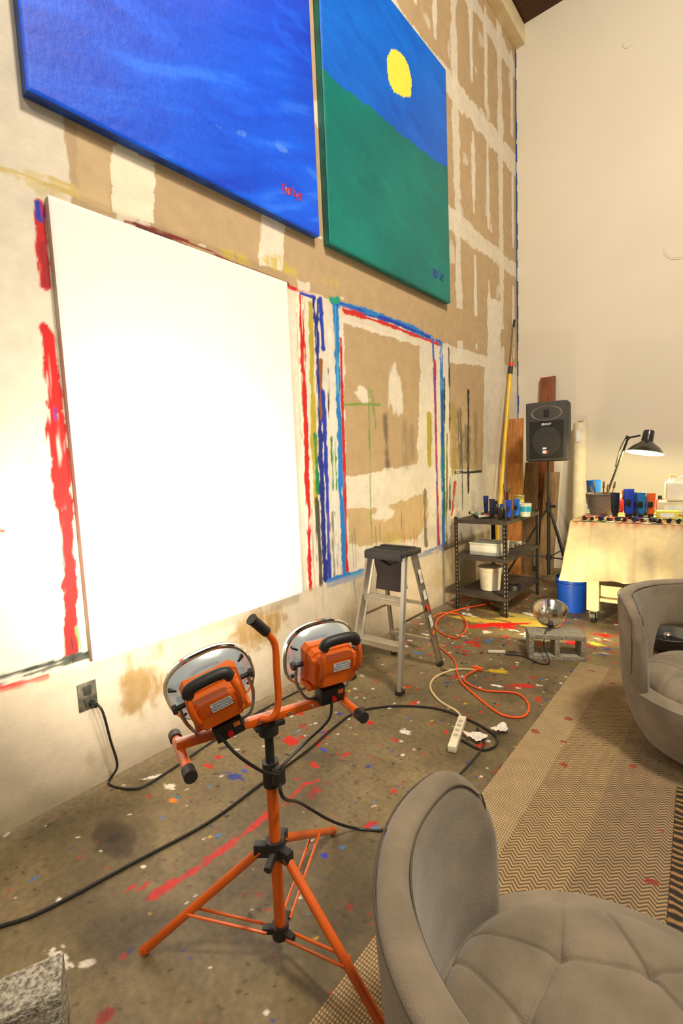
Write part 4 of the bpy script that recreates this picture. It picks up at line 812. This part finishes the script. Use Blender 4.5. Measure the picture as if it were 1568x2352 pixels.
# ================================================================= CHAIRS
mCh_=mat('taupe_suede',(128,115,97),.85,var=.2,scale=7,bump=.28,bscale=220);mSeam=mat('suede_seam',(84,74,62),.9)
bs=mCh_.node_tree.nodes['Principled BSDF'];bs.inputs['Sheen Weight'].default_value=.25;bs.inputs['Specular IOR Level'].default_value=.12
SPAN=130
def chair(label,loc,rotz,zt=.755):
    o=thing('swivel_chair',label,'chair',loc,rotz,'swivel tub chairs')
    MB().lathe([(0,0),(.24,0),(.25,.012),(.24,.025),(.05,.035),(.04,.06),(0,.06)],40).obj('swivel_base',o,mK)
    MB().lathe([(0,.045),(.29,.045),(.33,.06),(.365,.12),(.40,.21),(.418,.29),(.415,.335),(.38,.35),(0,.352)],72).obj('barrel_base',o,mCh_,ang=60)
    nT,K=141,36;ph=np.linspace(-SPAN,SPAN,nT);Pq=np.zeros((nT,K,3))
    sm=lambda a,b,x:float(ss(a,b,np.array(x)))
    def topz(a):
        t=max(0,(a-(SPAN-28))/28.);return zt-.30*(1-math.sqrt(max(0,1-t**2.3)))
    HWD=lambda a:(.038-.008*sm(90,SPAN,a))
    for i,f_ in enumerate(ph):
        a=abs(f_);top=topz(a)
        bot=.52-.27*sm(46,64,a);zc_=(top+bot)/2;hh=(top-bot)/2;e=max(0,(a-(SPAN-5))/5.);hwid=HWD(a)*math.sqrt(max(.02,1-e*e))
        th=math.radians(90+f_)
        for k in range(K):
            s=2*math.pi*k/K;c_,s_=math.cos(s),math.sin(s);rx=math.copysign(abs(c_)**.7,c_)*hwid;zz=zc_+math.copysign(abs(s_)**.22 if abs(s_)>1e-6 else 0,s_)*hh
            R=.392+.06*(zz-.4)+rx
            Pq[i,k]=(R*math.cos(th),R*math.sin(th),zz)
    Pq=np.concatenate([Pq,Pq[:,:1]],1)
    b=gridmesh('backrest',Pq,mCh_,parent=o)
    bm=bmesh.new();bm.from_mesh(b.data);bmesh.ops.remove_doubles(bm,verts=bm.verts[:],dist=1e-5);bmesh.ops.holes_fill(bm,edges=[e for e in bm.edges if e.is_boundary],sides=0);bmesh.ops.recalc_face_normals(bm,faces=bm.faces[:]);bm.to_mesh(b.data);bm.free()
    for p_ in b.data.polygons:p_.use_smooth=True
    for off in (-.88,.88):
        pts=[]
        for f_ in np.linspace(-SPAN+7,SPAN-7,80):
            a=abs(f_);top=topz(a)-.016;th=math.radians(90+f_);R=.392+.06*(top-.4)+HWD(a)*off
            pts.append((R*math.cos(th),R*math.sin(th),top))
        pts=[(p_[0],p_[1],.42) for p_ in pts[:1]]+pts+[(p_[0],p_[1],.42) for p_ in pts[-1:]]
        MB().tube(pts,.0022,n=6,k=2).obj('backrest_seam',o,mSeam)
    R0=.345;tt=[math.radians(k*60+20) for k in range(6)];tp=[(.17*math.cos(a),.17*math.sin(a)) for a in tt];seg=[]
    for k in range(6):
        seg.append((tp[k],tp[(k+1)%6]));
        for da in (-24,24):seg.append((tp[k],(R0*math.cos(tt[k]+math.radians(da)),R0*math.sin(tt[k]+math.radians(da)))))
    rr_=R0*np.sin(np.linspace(0,math.pi/2,130));aa=np.linspace(0,2*math.pi,400,endpoint=False);A,Rr=np.meshgrid(aa,rr_,indexing='ij');X=Rr*np.cos(A);Yy=Rr*np.sin(A)
    d=np.full(X.shape,9.)
    for (p0,p1_) in seg:
        dx,dy=p1_[0]-p0[0],p1_[1]-p0[1];L0=dx*dx+dy*dy;t=np.clip(((X-p0[0])*dx+(Yy-p0[1])*dy)/L0,0,1);d=np.minimum(d,np.hypot(X-p0[0]-t*dx,Yy-p0[1]-t*dy))
    dt=np.min([np.hypot(X-q[0],Yy-q[1]) for q in tp],0);q=np.clip(Rr/R0,0,1)
    Z=.335+.09*(1-q**7)**(1/2.2)+.012*(1-q**2)-.008*np.exp(-(d/.0032)**2)-.008*np.exp(-d/.026)-.016*np.exp(-(dt/.016)**2)
    gridmesh('seat',np.stack([X,Yy,Z],-1),mCh_,parent=o,closeu=True)
    return o
chair('taupe suede swivel tub chair beside the work light',(-.125,.89,.010),math.radians(186),.745)
chair('taupe suede swivel tub chair near the cinder block',(-.03,2.86,.010),math.radians(4),.775)
lathe_thing('metal_bowl','low black metal bowl stand on floor behind the chair','bowl',1532,1492,0,[('bowl_body',[(0,.02),(.10,.0),(.16,.05),(.19,.13),(.185,.135),(.15,.06),(.0,.03)],mK),('bowl_stem',[(.03,.03),(.03,.12),(.02,.13),(0,.13)],mSt)])
# ================================================================= LIGHTS, WORLD, CAMERA
def area(name,loc,target,size,e,c):
    L=bpy.data.lights.new(name,'AREA');L.size=size;L.energy=e;L.color=c;o=bpy.data.objects.new(name,L);C.objects.link(o);o.location=loc;o.rotation_euler=(Vector(target)-Vector(loc)).to_track_quat('-Z','Y').to_euler();return o
area('overhead_fill',(1.6,1.6,6.6),(-1.6,4.4,1.5),.8,420,(1,.88,.69))  # unseen overhead area light, added as warm ambient fill
area('overhead_fill',(2.2,-1.2,5.5),(-.9,1.8,.6),1.4,100,(1,.92,.78))  # unseen fill added behind the camera, no lamp modelled there
w=bpy.data.worlds.new('room_ambience');bpy.context.scene.world=w;w.use_nodes=True;w.node_tree.nodes['Background'].inputs[0].default_value=(1,.89,.72,1);w.node_tree.nodes['Background'].inputs[1].default_value=.22
vs_=bpy.context.scene.view_settings;vs_.view_transform='Standard';vs_.look='None';vs_.exposure=0
cam=bpy.data.cameras.new('camera');co=bpy.data.objects.new('camera',cam);C.objects.link(co);bpy.context.scene.camera=co
cam.sensor_fit='AUTO';cam.sensor_width=36;cam.lens=f*36/2352;cam.clip_start=.02
Fh=Vector((-math.sin(yaw),math.cos(yaw),0));R0=Vector((math.cos(yaw),math.sin(yaw),0));Zv=Vector((0,0,1))
Fw=Fh*math.cos(p)-Zv*math.sin(p);U0=Zv*math.cos(p)+Fh*math.sin(p)
Rr=R0*math.cos(r_)-U0*math.sin(r_);Ur=R0*math.sin(r_)+U0*math.cos(r_)
co.matrix_world=Matrix(((Rr.x,Ur.x,-Fw.x,0),(Rr.y,Ur.y,-Fw.y,0),(Rr.z,Ur.z,-Fw.z,H),(0,0,0,1)))
